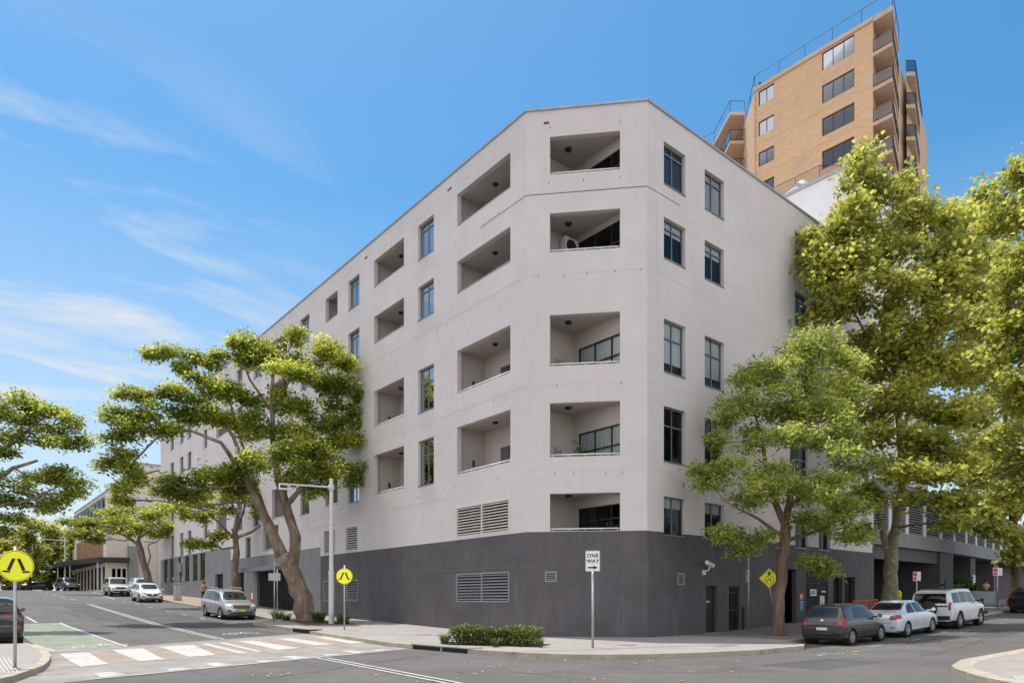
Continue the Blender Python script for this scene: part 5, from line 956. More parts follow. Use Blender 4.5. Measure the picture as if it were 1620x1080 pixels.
# one way sign
def txt(body,c,nrm,size,m_,par,name='lettering',off=.02):
    cu=bpy.data.curves.new(name,'FONT'); cu.body=body; cu.size=size; cu.align_x='CENTER'; cu.align_y='CENTER'; cu.extrude=.002; cu.space_character=1.08; cu.offset=size*.02
    tmp=bpy.data.objects.new('tmp',cu); COL.objects.link(tmp); bpy.context.view_layer.update(); me=bpy.data.meshes.new_from_object(tmp.evaluated_get(bpy.context.evaluated_depsgraph_get())); bpy.data.objects.remove(tmp)
    nrm=Vector(nrm).normalized(); rt=Vector((0,0,1)).cross(nrm).normalized(); mt=Matrix((( rt.x,0,nrm.x,0),(rt.y,0,nrm.y,0),(rt.z,1,nrm.z,0),(0,0,0,1))); me.transform(mt); o=ORG.get(par.name,(0,0,0)); cc=Vector(c)+nrm*off-Vector(o); me.transform(Matrix.Translation(cc))
    me.materials.clear(); me.materials.append(M[m_]); ob=bpy.data.objects.new(name,me); COL.objects.link(ob); ob.parent=par; ORG[ob.name]=o; return ob
x,y=-2.7,-6.45; Zs=22.0; T=thing('one_way_sign',(x,y,0),'white one way sign with black arrow on a steel pole','sign'); m=MB(); m.tube([(x,y,-.02),(x,y,2.45)],.04,10); m.build('pole','steel',T,smooth=True)
nm=face(x,y,0); zc=CH+(948-887)/1080*Zs; f=MB()
def rrect(w_,h_,r,n=5):
    o=[]
    for cx,cy,a0 in ((w_-r,h_-r,0),(-w_+r,h_-r,90),(-w_+r,-h_+r,180),(w_-r,-h_+r,270)):
        for i in range(n+1): a=R(a0+90*i/n); o.append((cx+r*math.cos(a),cy+r*math.sin(a)))
    return o
c=Vector((x,y,zc))+nm*.06
def plate(f,c,nm,w_,h_,r,off,th,mi):
    a=plane_pts(c,nm,rrect(w_,h_,r),off+th); b=plane_pts(c,nm,rrect(w_,h_,r),off); n=len(a); f.add(a+b,[tuple(range(n)),tuple(range(2*n-1,n-1,-1))]+[(i,n+i,n+(i+1)%n,(i+1)%n) for i in range(n)],mi)
plate(f,c,nm,.235,.335,.03,0,.006,1); plate(f,c,nm,.215,.315,.025,.0062,.002,0)
f.poly(plane_pts(c,nm,[(-.15,-.235),(.03,-.235),(.03,-.215),(.03,-.19),(.03,-.185),(-.15,-.185)],.013),2); f.poly(plane_pts(c,nm,[(.03,-.27),(.165,-.21),(.03,-.15)],.013),2)
sp_=f.build('sign_plate',['signwhite','signgrey','signblack'],T); txt('ONE',c+Vector((0,0,.17)),nm,.165,'signblack',sp_,off=.012); txt('WAY',c+Vector((0,0,-.01)),nm,.165,'signblack',sp_,off=.012)
# diamond warning sign
x,y=11.0,-5.2; T=thing('diamond_sign',(x,y,H(x,y)),'yellow diamond crossing ahead sign on a slightly leaning pole','sign'); Zs=Zof(x,y); top=P3(1217,929,Zs-.2); m=MB(); m.tube([(x,y,H(x,y)),top,(top[0]-.03,top[1],top[2]+.9)],.035,10); m.build('pole','steel',T,smooth=True)
c=Vector(P3(1217,914,Zs-.3)); nm=face(x,y,-4); f=MB(); h_=.46
for s_,o_,mi in ((h_,0,0),(h_*.95,.008,1),(h_*.91,.010,0)):
    a=plane_pts(c,nm,[(0,s_),(-s_,0),(0,-s_),(s_,0)],o_+.004); b=plane_pts(c,nm,[(0,s_),(-s_,0),(0,-s_),(s_,0)],o_); f.add(a+b,[(0,1,2,3),(7,6,5,4),(0,4,5,1),(1,5,6,2),(2,6,7,3),(3,7,4,0)],mi)
disc(f,c+Vector((0,0,-.08))+nm*.012,nm,.20,.003,1,24); disc(f,c+Vector((0,0,-.08))+nm*.015,nm,.18,.003,0,24); walk(f,c+Vector((0,0,-.08)),nm,.17,.02,1)
f.poly(plane_pts(c,nm,[(-.035,.13),(-.035,.22),(-.09,.22),(0,.34),(.09,.22),(.035,.22),(.035,.13)],.016),1); f.build('sign_plate',['yellow','signblack'],T)
# parking sign pole and other small posts
def parksign(x,y,top,zc,w_,h_,lab,nm,mats=('signwhite','red'),name='parking_sign',half=True,txt_=None):
    z=H(x,y); T=thing(name,(x,y,z),lab,'sign'); m=MB(); m.tube([(x,y,z-.02),(x,y,top)],.032,8); m.build('pole','steel',T,smooth=True); f=MB(); c=Vector((x,y,zc))+nm*.045
    plate(f,c,nm,w_,h_,.02,0,.006,0)
    if half: f.poly(plane_pts(c,nm,[(-w_*.9,h_*.0),(-w_*.9,h_*.88),(w_*.0,h_*.88),(w_*.0,h_*.0)][::-1],.009),1); f.poly(plane_pts(c,nm,[(-w_*.9,-h_*.85),(-w_*.9,-h_*.2),(-w_*.05,-h_*.2),(-w_*.05,-h_*.85)][::-1],.009),1)
    sp=f.build('sign_plate',list(mats),T); return T,sp,c
x,y=9.94,-4.29; parksign(x,y,CH+(948-867)/1080*31.7,CH+(948-910)/1080*31.5,.12,.28,'tall thin pole with a narrow orange and white parking sign',face(x,y,-50),('signwhite','orange'))
x,y=-5.42,14.13; T,_,_=parksign(x,y,CH+(948-888)/1080*36.2,CH+(948-912)/1080*36.2,.3,.2,'plain grey back of a rectangular sign beside the driveway',-face(x,y,180),('signgrey','signgrey'),'street_sign',False)
x,y=-1.5,24.2; parksign(x,y,3.6,3.1,.18,.3,'small sign on a slim pole in front of the dark car entrance',-face(x,y,120),('signgrey','signgrey'),'street_sign',False)
x,y=cw((1450-810)/1080*38,38); parksign(x,y,3.0,CH+(948-911)/1080*38,.20,.25,'red and white parking sign left of the white four wheel drive roof',face(x,y,20))
x,y=cw((1578-810)/1080*44,44); parksign(x,y,3.7,CH+(948-904)/1080*44,.25,.25,'red and blue white parking sign on a pole near the walking man',face(x,y,10))
# street lamp
def lamp(x,y,hgt,arm,lab,head=True):
    z=H(x,y); T=thing('street_lamp',(x,y,z),lab,'street lamp','tall grey street lamps'); m=MB(); m.tube([(x,y,z-.05),(x,y,z+2.6)],.14,16); m.tube([(x,y,z+2.6),(x,y,z+2.72)],.155,16); m.tube([(x,y,z+2.72),(x,y,hgt)],[.115,.10],16); m.build('pole','polegrey',T,smooth=False)
    a=Vector(arm); p=Vector((x,y,hgt-.45)); m=MB(); m.tube([p+Vector((0,0,-.12)),p+Vector((0,0,.12))],.16,12); m.tube([p,a],[.05,.035],8); m.build('arm','polegrey',T)
    d_=(a-p).normalized(); b=a-d_*.1; m=MB(); rt=Vector((d_.y,-d_.x,0)).normalized(); q=[]
    for zz in (-.2,-.27):
        for s1_,s2_ in ((-.1,-.11),(.5,-.11),(.5,.11),(-.1,.11)): v=b-d_*s1_*-1*.0+(-d_)*(s1_*-1)*-1; v=b+(d_*-1)*(s1_*-1)*1.0; q.append(tuple(b-d_*(s1_-.0)*1.0+rt*s2_+Vector((0,0,zz))))
    m.add(q,[(0,1,2,3),(7,6,5,4),(0,4,5,1),(1,5,6,2),(2,6,7,3),(3,7,4,0)]); m.tube([a,a+Vector((0,0,-.24))],.04,6); m.build('lamp_head','whitep',T,bevel=.03); return T
lamp(-3.44,11.46,CH+(948-757)/1080*35.4,P3(442,765,33.2),'tall grey street lamp with long arm between the tree and crossing sign')
xx,yy=TW(103,100); lamp(xx,yy,HT(850,100),P3(62,852,98),'distant street lamp standing beyond the dark cafe awning')
# grey cabinet + post
x,y=-3.4,42.5; T=thing('utility_cabinet',(x,y,H(x,y)),'pale grey curved top cabinet on the pavement up the hill','cabinet'); m=MB(); z=H(x,y); m.box(x-.28,x+.28,y-.28,y+.28,z,z+1.35); m.build('body','bincream',T,bevel=.06); m=MB(); m.box(x-.31,x+.31,y-.31,y+.31,z+1.35,z+1.45); m.build('lid','louvred',T,bevel=.03)
x,y=-3.6,41.2; T=thing('slim_post',(x,y,H(x,y)),'thin metal post standing against the grey cabinet','post'); m=MB(); z=H(x,y); m.tube([(x,y,z),(x,y,z+3.3)],.035,8); m.box(x-.18,x+.18,y-.05,y-.03,z+2.5,z+3.2); m.build('pole','steel',T)
# drain lintels
def drain(a,b,lab,side=1):
    a,b=Vector((*a,0)),Vector((*b,0)); d_=(b-a).normalized(); n_=Vector((-d_.y,d_.x,0))*side; T=thing('kerb_drain',(a.x,a.y,H(a.x,a.y)),lab,'drain','concrete kerb drain inlets'); m=MB(); z=H(a.x,a.y)
    l=(b-a).length; m.fbox((a.x,a.y),(d_.x,d_.y),(n_.x,n_.y),0,l,-.02,.55,z-.012,z+.03); m.build('lintel','concrete',T,bevel=.01)
    m=MB(); m.fbox((a.x,a.y),(d_.x,d_.y),(n_.x,n_.y),.12,l-.12,-.012,.1,z-.16,z-.015); m.build('opening','black',T)
drain((-6.43,-1.4),(-6.17,-4.5),'long kerb drain inlet between the crossing and the hedge'); drain((-6.5,9.0),(-6.5,6.9),'kerb drain inlet beyond the crossing near the lamp pole')
# orange barrier by the plane tree
T=thing('safety_barrier',(19.8,-5.6,.4),'orange mesh safety barrier behind the grey hatchback','barrier'); m=MB(); bx=(19.0,-5.9); by_=(20.9,-5.9); z=H(19,-6)
p0=P3(1350,951,36.2); p1=P3(1389,951,36.8); z0=z
for a_,b_ in (((p0[0],p0[1],z0+1.05),(p1[0],p1[1],z0+1.1)),((p0[0],p0[1],z0+.25),(p1[0],p1[1],z0+.28)),((p0[0],p0[1],z0),(p0[0],p0[1],z0+1.05)),((p1[0],p1[1],z0),(p1[0],p1[1],z0+1.1))): m.tube([a_,b_],.022,6)
for i in range(1,16): q=Vector((p0[0],p0[1],0)).lerp(Vector((p1[0],p1[1],0)),i/16); m.tube([(q.x,q.y,z0+.25),(q.x,q.y,z0+1.07)],.009,5)
m.build('frame','orange',T)
m=MB()
for t in (.02,.42,.82): 
    q=Vector((p0[0],p0[1],0)).lerp(Vector((p1[0],p1[1],0)),t); m.box(q.x-.05,q.x+.22,q.y-.06,q.y-.03,z0+.7,z0+1.0)
m.build('reflector','red',T)
# red planter by the far plane
x,y=cw((1600-810)/1080*47,47); z=H(x,y); T=thing('red_planter',(x,y,z),'red planter box with a timber top beside the dark tree trunk','planter'); m=MB(); m.box(x-.2,x+.25,y-.25,y+.25,z,z+.5); m.build('body','terracotta',T,bevel=.03); m=MB(); m.box(x-.3,x+1.1,y-.4,y+.4,z+.85,z+.95); m.box(x-.2,x-.12,y-.2,y+.2,z+.5,z+.85); m.box(x+.15,x+.23,y-.2,y+.2,z+.5,z+.85); m.build('table_top','cedar',T)

# ================================================================== vehicles
def loft(rows):
    """closed car body from cross-sections; +x is the front"""
    vs=[];n=None
    for (x,zb,zs,zt,wb,wt) in rows:
        sec=[(0,zb),(wb*.80,zb),(wb*.965,zb+.09),(wb,zb+(zs-zb)*.5),(wb*.985,zs-.06),(wb*.945,zs),(wt+.0,zt-.055),(wt*.86,zt-.01),(0,zt)]
        r=[(x,-a,b) for a,b in sec]+[(x,a,b) for a,b in reversed(sec[1:-1])]; n=len(r); vs+=r
    fs=[]; k=len(rows)
    for i in range(k-1):
        for j in range(n): fs.append((i*n+j,(i+1)*n+j,(i+1)*n+(j+1)%n,i*n+(j+1)%n))
    h=n//2
    for base,fl in ((0,False),((k-1)*n,True)):
        for j in range(h):
            a,b,c,d=j,j+1,(n-j-1)%n,(n-j)%n
            q=[base+a,base+b,base+c,base+d]; q=[x for i,x in enumerate(q) if x not in q[:i]]
            fs.append(tuple(q if fl else q[::-1]))
    return vs,fs
def mesh_eval(o):
    dg=bpy.context.evaluated_depsgraph_get(); me=bpy.data.meshes.new_from_object(o.evaluated_get(dg)); return me
def car(name,label,cat,rows,paint,wheels,rw_,glassS,glassF,glassR,front=[],rear=[],side=[],group=None,spokes=5,tw=.2,roofrail=None,mirror=None,extra=None,mirror_mat=None,flat=1):
    T=thing(name,(0,0,0),label,cat,group)
    vs,fs=loft(rows); me=bpy.data.meshes.new('body'); me.from_pydata(vs,[],fs); bm=bmesh.new(); bm.from_mesh(me); bmesh.ops.recalc_face_normals(bm,faces=bm.faces[:])
    cr_=bm.edges.layers.float.get('crease_edge') or bm.edges.layers.float.new('crease_edge')
    for e in bm.edges:
        if len(e.link_faces)==2 and e.calc_face_angle()>R(27): e[cr_]=.7*flat
    bm.to_mesh(me); bm.free(); tmp=bpy.data.objects.new('tmpbody',me); COL.objects.link(tmp); s=tmp.modifiers.new('s','SUBSURF'); s.levels=2; s.render_levels=2
    cut=[]
    hw=max(r[4] for r in rows)
    for wx in wheels:
        for sy in (-1,1):
            c=MB(); c.tube([(wx,sy*(hw-.28),rw_+.0),(wx,sy*(hw+.3),rw_+.0)],rw_*1.16,28); co=c.build('cutter','plastic'); cut.append(co); b=tmp.modifiers.new('b','BOOLEAN'); b.object=co; b.solver='EXACT'
    bpy.context.view_layer.update(); body=mesh_eval(tmp); bpy.data.objects.remove(tmp)
    for c in cut: bpy.data.objects.remove(c)
    body.materials.clear(); body.materials.append(M[paint]); body.polygons.foreach_set('use_smooth',[True]*len(body.polygons)); body.polygons.foreach_set('material_index',[0]*len(body.polygons))
    try: body.set_sharp_from_angle(angle=R(38))
    except Exception: pass
    bo=bpy.data.objects.new('body',body); COL.objects.link(bo); bo.parent=T
    bm=bmesh.new(); bm.from_mesh(body); bv=BVHTree.FromBMesh(bm); bm.free()
    def proj(nm,poly,ax,mt,off=.006,par=None,label=None,cuts=4):
        b=bmesh.new(); f=b.faces.new([b.verts.new((u_,v_,0)) for u_,v_ in poly]); bmesh.ops.triangulate(b,faces=[f]); bmesh.ops.subdivide_edges(b,edges=b.edges[:],cuts=cuts,use_grid_fill=True)
        for v in b.verts:
            u_,z_=v.co.x,v.co.y
            if ax in('L','R'): s_=1 if ax=='L' else -1; o_=Vector((u_,3*s_,z_)); d_=Vector((0,-s_,0))
            elif ax=='F': o_=Vector((5,u_,z_)); d_=Vector((-1,0,0))
            elif ax=='B': o_=Vector((-5,u_,z_)); d_=Vector((1,0,0))
            h,nn,_,_=bv.ray_cast(o_,d_)
            if h is None: h=Vector((u_,(1 if ax=='L' else -1)*hw*.9,z_)) if ax in 'LR' else Vector((0,u_,z_)); 
            v.co=h-d_*off
        m_=bpy.data.meshes.new(nm); b.to_mesh(m_); b.free(); m_.materials.append(M[mt]); m_.polygons.foreach_set('use_smooth',[True]*len(m_.polygons)); ob=bpy.data.objects.new(nm,m_); COL.objects.link(ob); ob.parent=par or T
        if label: ob['label']=label
        return ob
    for p in glassS:
        for s_ in 'LR': proj('side_window',p,s_,'carglass')
    if glassF: proj('windscreen',glassF,'F','carglass',.008,cuts=7)
    if glassR: proj('rear_window',glassR,'B','carglass',.008,cuts=7)
    for nm,p,mt,*o in front:
        proj(nm,p,'F',mt,o[0] if o else .01)
        if nm in('headlamp','fog_lamp','lower_intake'): proj(nm,[(-a,b) for a,b in reversed(p)],'F',mt,o[0] if o else .01)
    for nm,p,mt,*o in rear:
        proj(nm,p,'B',mt,o[0] if o else .01)
        if nm in('tail_lamp','bumper_reflector'): proj(nm,[(-a,b) for a,b in reversed(p)],'B',mt,o[0] if o else .01)
    for nm,p,mt,*o in side:
        for s_ in 'LR': proj(nm,p,s_,mt,o[0] if o else .009)
    # door seams
    for wx in wheels:
        for sy in (-1,1):
            y0=sy*(hw-.03); w_=MB(); ty=[(rw_*.62,-tw/2),(rw_*.93,-tw/2),(rw_,-tw/2+.03),(rw_,tw/2-.03),(rw_*.93,tw/2),(rw_*.62,tw/2)]; yc=y0-sy*tw/2
            w_.lathe(ty,(wx,yc,rw_),'y',28); wo=w_.build('wheel','tyre',T,smooth=True,local=True)
            r_=MB(); yo=yc+sy*tw*.40; r_.lathe([(rw_*.66,sy*.02),(rw_*.60,sy*.022),(rw_*.56,-sy*.03)],(wx,yo,rw_),'y',28)
            for k in range(spokes):
                a=2*math.pi*k/spokes; ca,sa=math.cos(a),math.sin(a); hw2=rw_*.075*5/max(5,spokes); q=[]
                for rr_,ww in ((rw_*.08,hw2*1.2),(rw_*.60,hw2)):
                    for s2 in (-1,1):
                        for yy in (0,-sy*.03): q.append((wx+ca*rr_-sa*ww*s2,yo+yy+sy*.012,rw_+sa*rr_+ca*ww*s2))
                r_.add(q,[(0,1,3,2),(4,6,7,5),(0,4,5,1),(2,3,7,6),(0,2,6,4),(1,5,7,3)])
            r_.tube([(wx,yo+sy*.02,rw_),(wx,yo-sy*.05,rw_)],rw_*.15,14); r_.tube([(wx,yo-sy*.06,rw_),(wx,yo-sy*.065,rw_)],rw_*.62,20,1); r_.build('rim',['rim','plastic'],wo,local=True)
    li=MB()
    for wx in wheels:
        for sy in (-1,1): li.tube([(wx,sy*(hw-.27),rw_),(wx,sy*(hw-.02),rw_)],rw_*1.15,24,cap=False); li.tube([(wx,sy*(hw-.27),rw_),(wx,sy*(hw-.275),rw_)],rw_*1.15,24)
    xs=[r[0] for r in rows]; li.box(min(xs)+.3,max(xs)-.3,-hw*.8,hw*.8,.17,.3); li.build('underside','plastic',T,local=True)
    if mirror:
        mx_,mz=mirror
        for sy in (-1,1):
            m_=MB(); m_.tube([(mx_+.02,sy*(hw-.12),mz),(mx_,sy*(hw+.06),mz+.02)],.03,6); m_.tube([(mx_+.06,sy*(hw+.13),mz+.04),(mx_-.03,sy*(hw+.14),mz+.05)],[.085,.07],10); m_.build('mirror',mirror_mat or paint,T,local=True,bevel=.01)
    if roofrail:
        for sy in (-1,1): m_=MB(); a,b,yy,z_=roofrail; m_.tube([(a,sy*yy,z_-.05),(a+.12,sy*yy,z_),(b-.12,sy*yy,z_-.0),(b,sy*yy,z_-.05)],.022,6); m_.build('roof_rail','plastic' if paint=='cwhite' else 'steel',T,local=True)
    if extra: extra(T,proj)
    return T
def place(T,x,y,heading,pitch=None):
    c,s=math.cos(heading),math.sin(heading); L_=1.3; zf=H(x+c*L_,y+s*L_); zr=H(x-c*L_,y-s*L_); T.location=(x,y,(zf+zr)/2-.15+.004); T.rotation_euler=(0,-math.atan2(zf-zr,2*L_),heading); ORG[T.name]=tuple(T.location); return T
def rect(a,b,c,d): return [(a,c),(b,c),(b,d),(a,d)]
def seams(xs,z0,z1,hz=None): 
    o=[('door_seam',rect(x-.006,x+.006,z0,z1),'plastic',.003) for x in xs]
    return o
# --- small grey hatchback
hatch=[(-1.88,.42,.70,.76,.62,.50),(-1.85,.24,.84,.95,.79,.66),(-1.78,.2,.93,1.12,.835,.66),(-1.60,.19,.965,1.42,.845,.60),(-1.1,.19,.965,1.515,.848,.60),(-.3,.19,.95,1.53,.848,.61),(.25,.19,.94,1.50,.848,.60),(.72,.19,.925,1.28,.848,.62),(1.16,.19,.90,.99,.842,.66),(1.45,.2,.83,.92,.82,.64),(1.72,.24,.66,.76,.74,.56),(1.86,.34,.50,.56,.60,.42)]
def ex_hatch(T,proj):
    proj('door_handle',rect(-.62,-.45,.86,.89),'grey','L') if 0 else None
T=car('parked_car','small dark grey hatchback parked nearest the corner','car',hatch,'grey',(-1.22,1.24),.295,[[(-1.02,.99),(-.38,.975),(-.36,1.40),(-.85,1.38)],[(-.30,.972),(.95,.955),(.34,1.38),(-.28,1.405)]],None,[(-.56,1.03),(.56,1.03),(.50,1.36),(.0,1.385),(-.50,1.36)],
  rear=[('tail_lamp',[(.55,.72),(.76,.76),(.74,1.02),(.66,1.00),(.56,.84)],'redlamp'),('plate',rect(-.2,.2,.56,.66),'plate'),('bumper_line',rect(-.7,.7,.505,.515),'plastic',.004),('badge',rect(-.05,.05,.90,.95),'chrome'),('lower_bumper',rect(-.6,.6,.28,.36),'plastic',.004),('boot_seam',rect(-.6,.6,.695,.703),'plastic',.003)],
  side=seams((-.34,.74),.34,.94)+[('sill_trim',rect(-.85,.85,.24,.30),'plastic',.004),('door_handle',rect(-.55,-.40,.85,.88),'grey',.02),('door_handle',rect(.42,.57,.84,.87),'grey',.02),('tail_lamp_side',[(-1.80,.76),(-1.60,.80),(-1.64,1.02),(-1.72,1.02)],'redlamp')],group='cars parked on the side street',spokes=7,mirror=(.70,.98),mirror_mat='grey')
place(T,8.0,-9.62,0)
# --- white sedan
sedan=[(-2.27,.42,.72,.80,.66,.56),(-2.22,.25,.85,.97,.80,.66),(-2.02,.2,.92,1.04,.855,.70),(-1.62,.19,.945,1.08,.87,.70),(-1.35,.19,.95,1.14,.875,.66),(-.85,.19,.95,1.42,.878,.575),(-.35,.19,.94,1.475,.88,.59),(.2,.19,.93,1.46,.88,.59),(.55,.19,.925,1.35,.88,.60),(1.15,.19,.90,.99,.875,.70),(1.6,.2,.83,.92,.855,.66),(2.05,.22,.70,.78,.79,.60),(2.26,.34,.52,.58,.62,.44)]
T=car('parked_car','white four door sedan parked between the grey hatchback and the four wheel drive','car',sedan,'bluewhite',(-1.36,1.26),.315,[[(-1.28,.985),(-.52,.975),(-.50,1.38),(-.88,1.33)],[(-.45,.975),(.30,.962),(.30,1.37),(-.44,1.385)],[(.36,.962),(.98,.95),(.60,1.22),(.38,1.34)]],[(-.60,1.02),(.60,1.02),(.50,1.37),(-.50,1.37)],[(-.60,1.10),(.60,1.10),(.50,1.37),(-.50,1.37)],
  rear=[('tail_lamp',[(.50,.74),(.80,.76),(.80,.93),(.66,.95),(.50,.88)],'redlamp'),('plate',rect(-.2,.2,.72,.82),'plate'),('bumper_line',rect(-.75,.75,.60,.61),'plastic',.004),('bumper_reflector',rect(.5,.72,.42,.45),'redlamp'),('boot_seam',rect(-.5,.5,.95,.957),'plastic',.003)],
  front=[('headlamp',[(.42,.60),(.72,.64),(.70,.76),(.48,.74)],'clearlamp'),('grille',rect(-.4,.4,.55,.66),'plastic')],
  side=seams((-.48,.33,1.05),.34,.94)+[('door_handle',rect(-.75,-.6,.86,.89),'bluewhite',.02),('door_handle',rect(.1,.25,.86,.89),'bluewhite',.02),('tail_lamp_side',[(-2.2,.76),(-1.92,.80),(-1.98,.93),(-2.2,.92)],'redlamp')],group='cars parked on the side street',spokes=8,mirror=(.88,.98))
place(T,12.75,-9.75,0)
# --- big white four wheel drive
suv=[(-2.42,.55,.92,1.02,.74,.66),(-2.40,.38,1.10,1.30,.88,.74),(-2.32,.34,1.12,1.66,.925,.70),(-2.05,.32,1.13,1.80,.935,.70),(-1.2,.32,1.13,1.84,.938,.715),(.0,.32,1.12,1.84,.938,.715),(.45,.32,1.12,1.80,.938,.70),(.78,.32,1.11,1.55,.938,.70),(1.12,.32,1.09,1.20,.93,.76),(1.7,.34,1.04,1.15,.915,.76),(2.15,.38,.94,1.05,.86,.70),(2.38,.5,.74,.84,.74,.6)]
def ex_paj(T,proj):
    m=MB(); 
    for y_ in (-.55,.55): m.tube([(-1.9,y_,1.96),(.3,y_,1.96)],.022,6); m.tube([(-1.7,y_,1.84),(-1.7,y_,1.96)],.02,6); m.tube([(.1,y_,1.84),(.1,y_,1.96)],.02,6)
    for x_ in np.linspace(-1.9,.3,8): m.tube([(x_,-.55,1.96),(x_,.55,1.96)],.016,6)
    m.box(-1.7,-.6,-.4,.3,1.98,2.04); m.build('roof_rack','plastic',T,local=True)
    m=MB(); m.tube([(-1.95,-.5,1.8),(-1.95,-.5,2.2)],.05,8); m.tube([(-1.95,-.5,2.2),(-1.95,-.5,2.3)],.03,8); m.build('antenna','plastic',T,local=True)
    m=MB(); m.tube([(2.4,-.75,.55),(2.62,-.7,.65),(2.62,-.66,1.02),(2.5,-.6,1.16),(2.5,.6,1.16),(2.62,.66,1.02),(2.62,.7,.65),(2.4,.75,.55)],.035,8); m.tube([(2.6,-.68,.78),(2.6,.68,.78)],.03,8); m.box(2.38,2.66,-.85,.85,.5,.66); m.build('bull_bar','plastic',T,local=True)
    m=MB(); m.box(-1.0,1.0,-1.02,-.88,.36,.41); m.build('side_step','steel',T,local=True); m=MB(); m.box(-1.0,1.0,.88,1.02,.36,.41); m.build('side_step','steel',T,local=True)
    m=MB(); m.lathe([(0,-.12),(.32,-.12),(.36,-.08),(.36,.06),(.0,.06)],(0,0,0),'y',24); m.v=[(-2.52+y_,x_+.05,z_+.93) for x_,y_,z_ in m.v]; m.build('spare_wheel','plastic',T,local=True,smooth=True)
T=car('parked_car','large white four wheel drive with roof rack and black bull bar','car',suv,'cwhite',(-1.42,1.36),.39,[[(-2.15,1.20),(-1.30,1.19),(-1.30,1.66),(-2.0,1.65)],[(-1.22,1.19),(-.38,1.18),(-.38,1.68),(-1.22,1.68)],[(-.30,1.18),(.95,1.17),(.50,1.62),(-.30,1.68)]],[(-.66,1.24),(.66,1.24),(.58,1.70),(-.58,1.70)],[(-.68,1.18),(.68,1.18),(.62,1.68),(-.62,1.68)],
  rear=[('tail_lamp',[(.74,.86),(.86,.88),(.85,1.24),(.76,1.22)],'redlamp'),('rear_bumper',rect(-.8,.8,.42,.62),'plastic'),('plate',rect(.35,.72,.75,.86),'plate'),('rear_trim',rect(-.72,.72,1.02,1.08),'plastic')],
  side=seams((-.34,.98,-1.26),.46,1.12)+[('door_handle',rect(-.68,-.5,1.0,1.04),'chrome',.02),('door_handle',rect(.5,.68,1.0,1.04),'chrome',.02),('fender_flare',rect(-.9,.85,.36,.46),'cwhite',.02),('tail_lamp_side',rect(-2.32,-2.18,.9,1.24),'clearlamp')],group='cars parked on the side street',spokes=6,tw=.26,mirror=(.98,1.2),mirror_mat='plastic',extra=ex_paj)
place(T,18.3,-9.85,0)
# --- silver minivan
van=[(-2.55,.48,.85,.95,.76,.66),(-2.50,.28,1.0,1.25,.90,.74),(-2.38,.22,1.04,1.55,.965,.72),(-2.05,.2,1.05,1.70,.98,.73),(-1.2,.2,1.04,1.745,.985,.74),(0,.2,1.02,1.74,.985,.73),(.55,.2,1.01,1.62,.985,.71),(1.0,.2,1.0,1.36,.98,.74),(1.42,.2,.99,1.09,.975,.80),(1.95,.21,.92,1.03,.95,.78),(2.35,.24,.78,.89,.86,.70),(2.54,.36,.56,.64,.70,.52)]
T=car('minivan','silver minivan with orange mirrors and yellow plate parked by the kerb','minivan',van,'silver',(-1.52,1.54),.345,[[(-2.25,1.10),(-1.45,1.09),(-1.45,1.58),(-2.05,1.56)],[(-1.38,1.09),(-.30,1.075),(-.30,1.60),(-1.38,1.60)],[(-.22,1.075),(1.15,1.06),(.62,1.46),(-.22,1.60)]],[(-.74,1.13),(.74,1.13),(.62,1.60),(-.62,1.60)],[(-.7,1.15),(.7,1.15),(.6,1.58),(-.6,1.58)],
  front=[('headlamp',[(.48,.72),(.86,.78),(.84,.92),(.66,.92),(.50,.84)],'clearlamp'),('grille',[(-.44,.68),(.44,.68),(.50,.84),(-.50,.84)],'plastic'),('grille_trim',rect(-.46,.46,.845,.86),'chrome'),('plate',rect(-.2,.2,.50,.61),'platey'),('lower_intake',rect(-.68,.0,.38,.46),'plastic'),('fog_lamp',[(.60,.48),(.82,.52),(.78,.62),(.64,.58)],'plastic'),('badge',rect(-.06,.06,.90,.93),'chrome')],
  side=seams((-.26,1.10,-1.42),.34,1.0)+[('door_handle',rect(-.55,-.38,.95,.98),'silver',.02),('door_handle',rect(.45,.62,.95,.98),'silver',.02),('sill_trim',rect(-1.1,1.1,.24,.30),'plastic',.004),('tail_lamp_side',[(-2.45,.9),(-2.2,.95),(-2.25,1.15),(-2.42,1.12)],'redlamp')],spokes=10,roofrail=(-2.0,.2,.68,1.80),mirror=(1.06,1.1),mirror_mat='orange',group=None)
place(T,-5.55,21.4,R(-90))
# --- white compact SUV
cross=[(-2.15,.48,.80,.90,.72,.62),(-2.10,.28,.94,1.15,.86,.70),(-1.98,.23,1.0,1.38,.90,.66),(-1.6,.22,1.0,1.56,.905,.64),(-.8,.22,.99,1.62,.905,.65),(.1,.22,.97,1.61,.905,.65),(.5,.22,.965,1.50,.905,.64),(1.1,.22,.95,1.06,.90,.74),(1.6,.23,.90,1.0,.88,.72),(1.98,.26,.76,.87,.80,.64),(2.14,.36,.56,.64,.66,.5)]
crossk=dict(front=[('headlamp',[(.44,.72),(.78,.78),(.76,.87),(.48,.82)],'framedark'),('grille',[(-.34,.56),(.34,.56),(.50,.74),(-.50,.74)],'plastic'),('plate',rect(-.2,.2,.42,.5),'signgrey'),('lower_intake',rect(-.6,.0,.30,.38),'plastic'),('fog_lamp',[(.58,.42),(.76,.44),(.76,.56),(.62,.52)],'plastic'),('badge',rect(-.07,.07,.62,.72),'chrome')],
  side=seams((-.30,.95),.36,.96)+[('sill_trim',rect(-.95,.95,.26,.38),'plastic',.006),('tail_lamp_side',[(-2.05,.85),(-1.8,.9),(-1.85,1.02),(-2.05,1.0)],'redlamp')],spokes=5,roofrail=(-1.5,.1,.58,1.68),mirror=(.88,1.03))
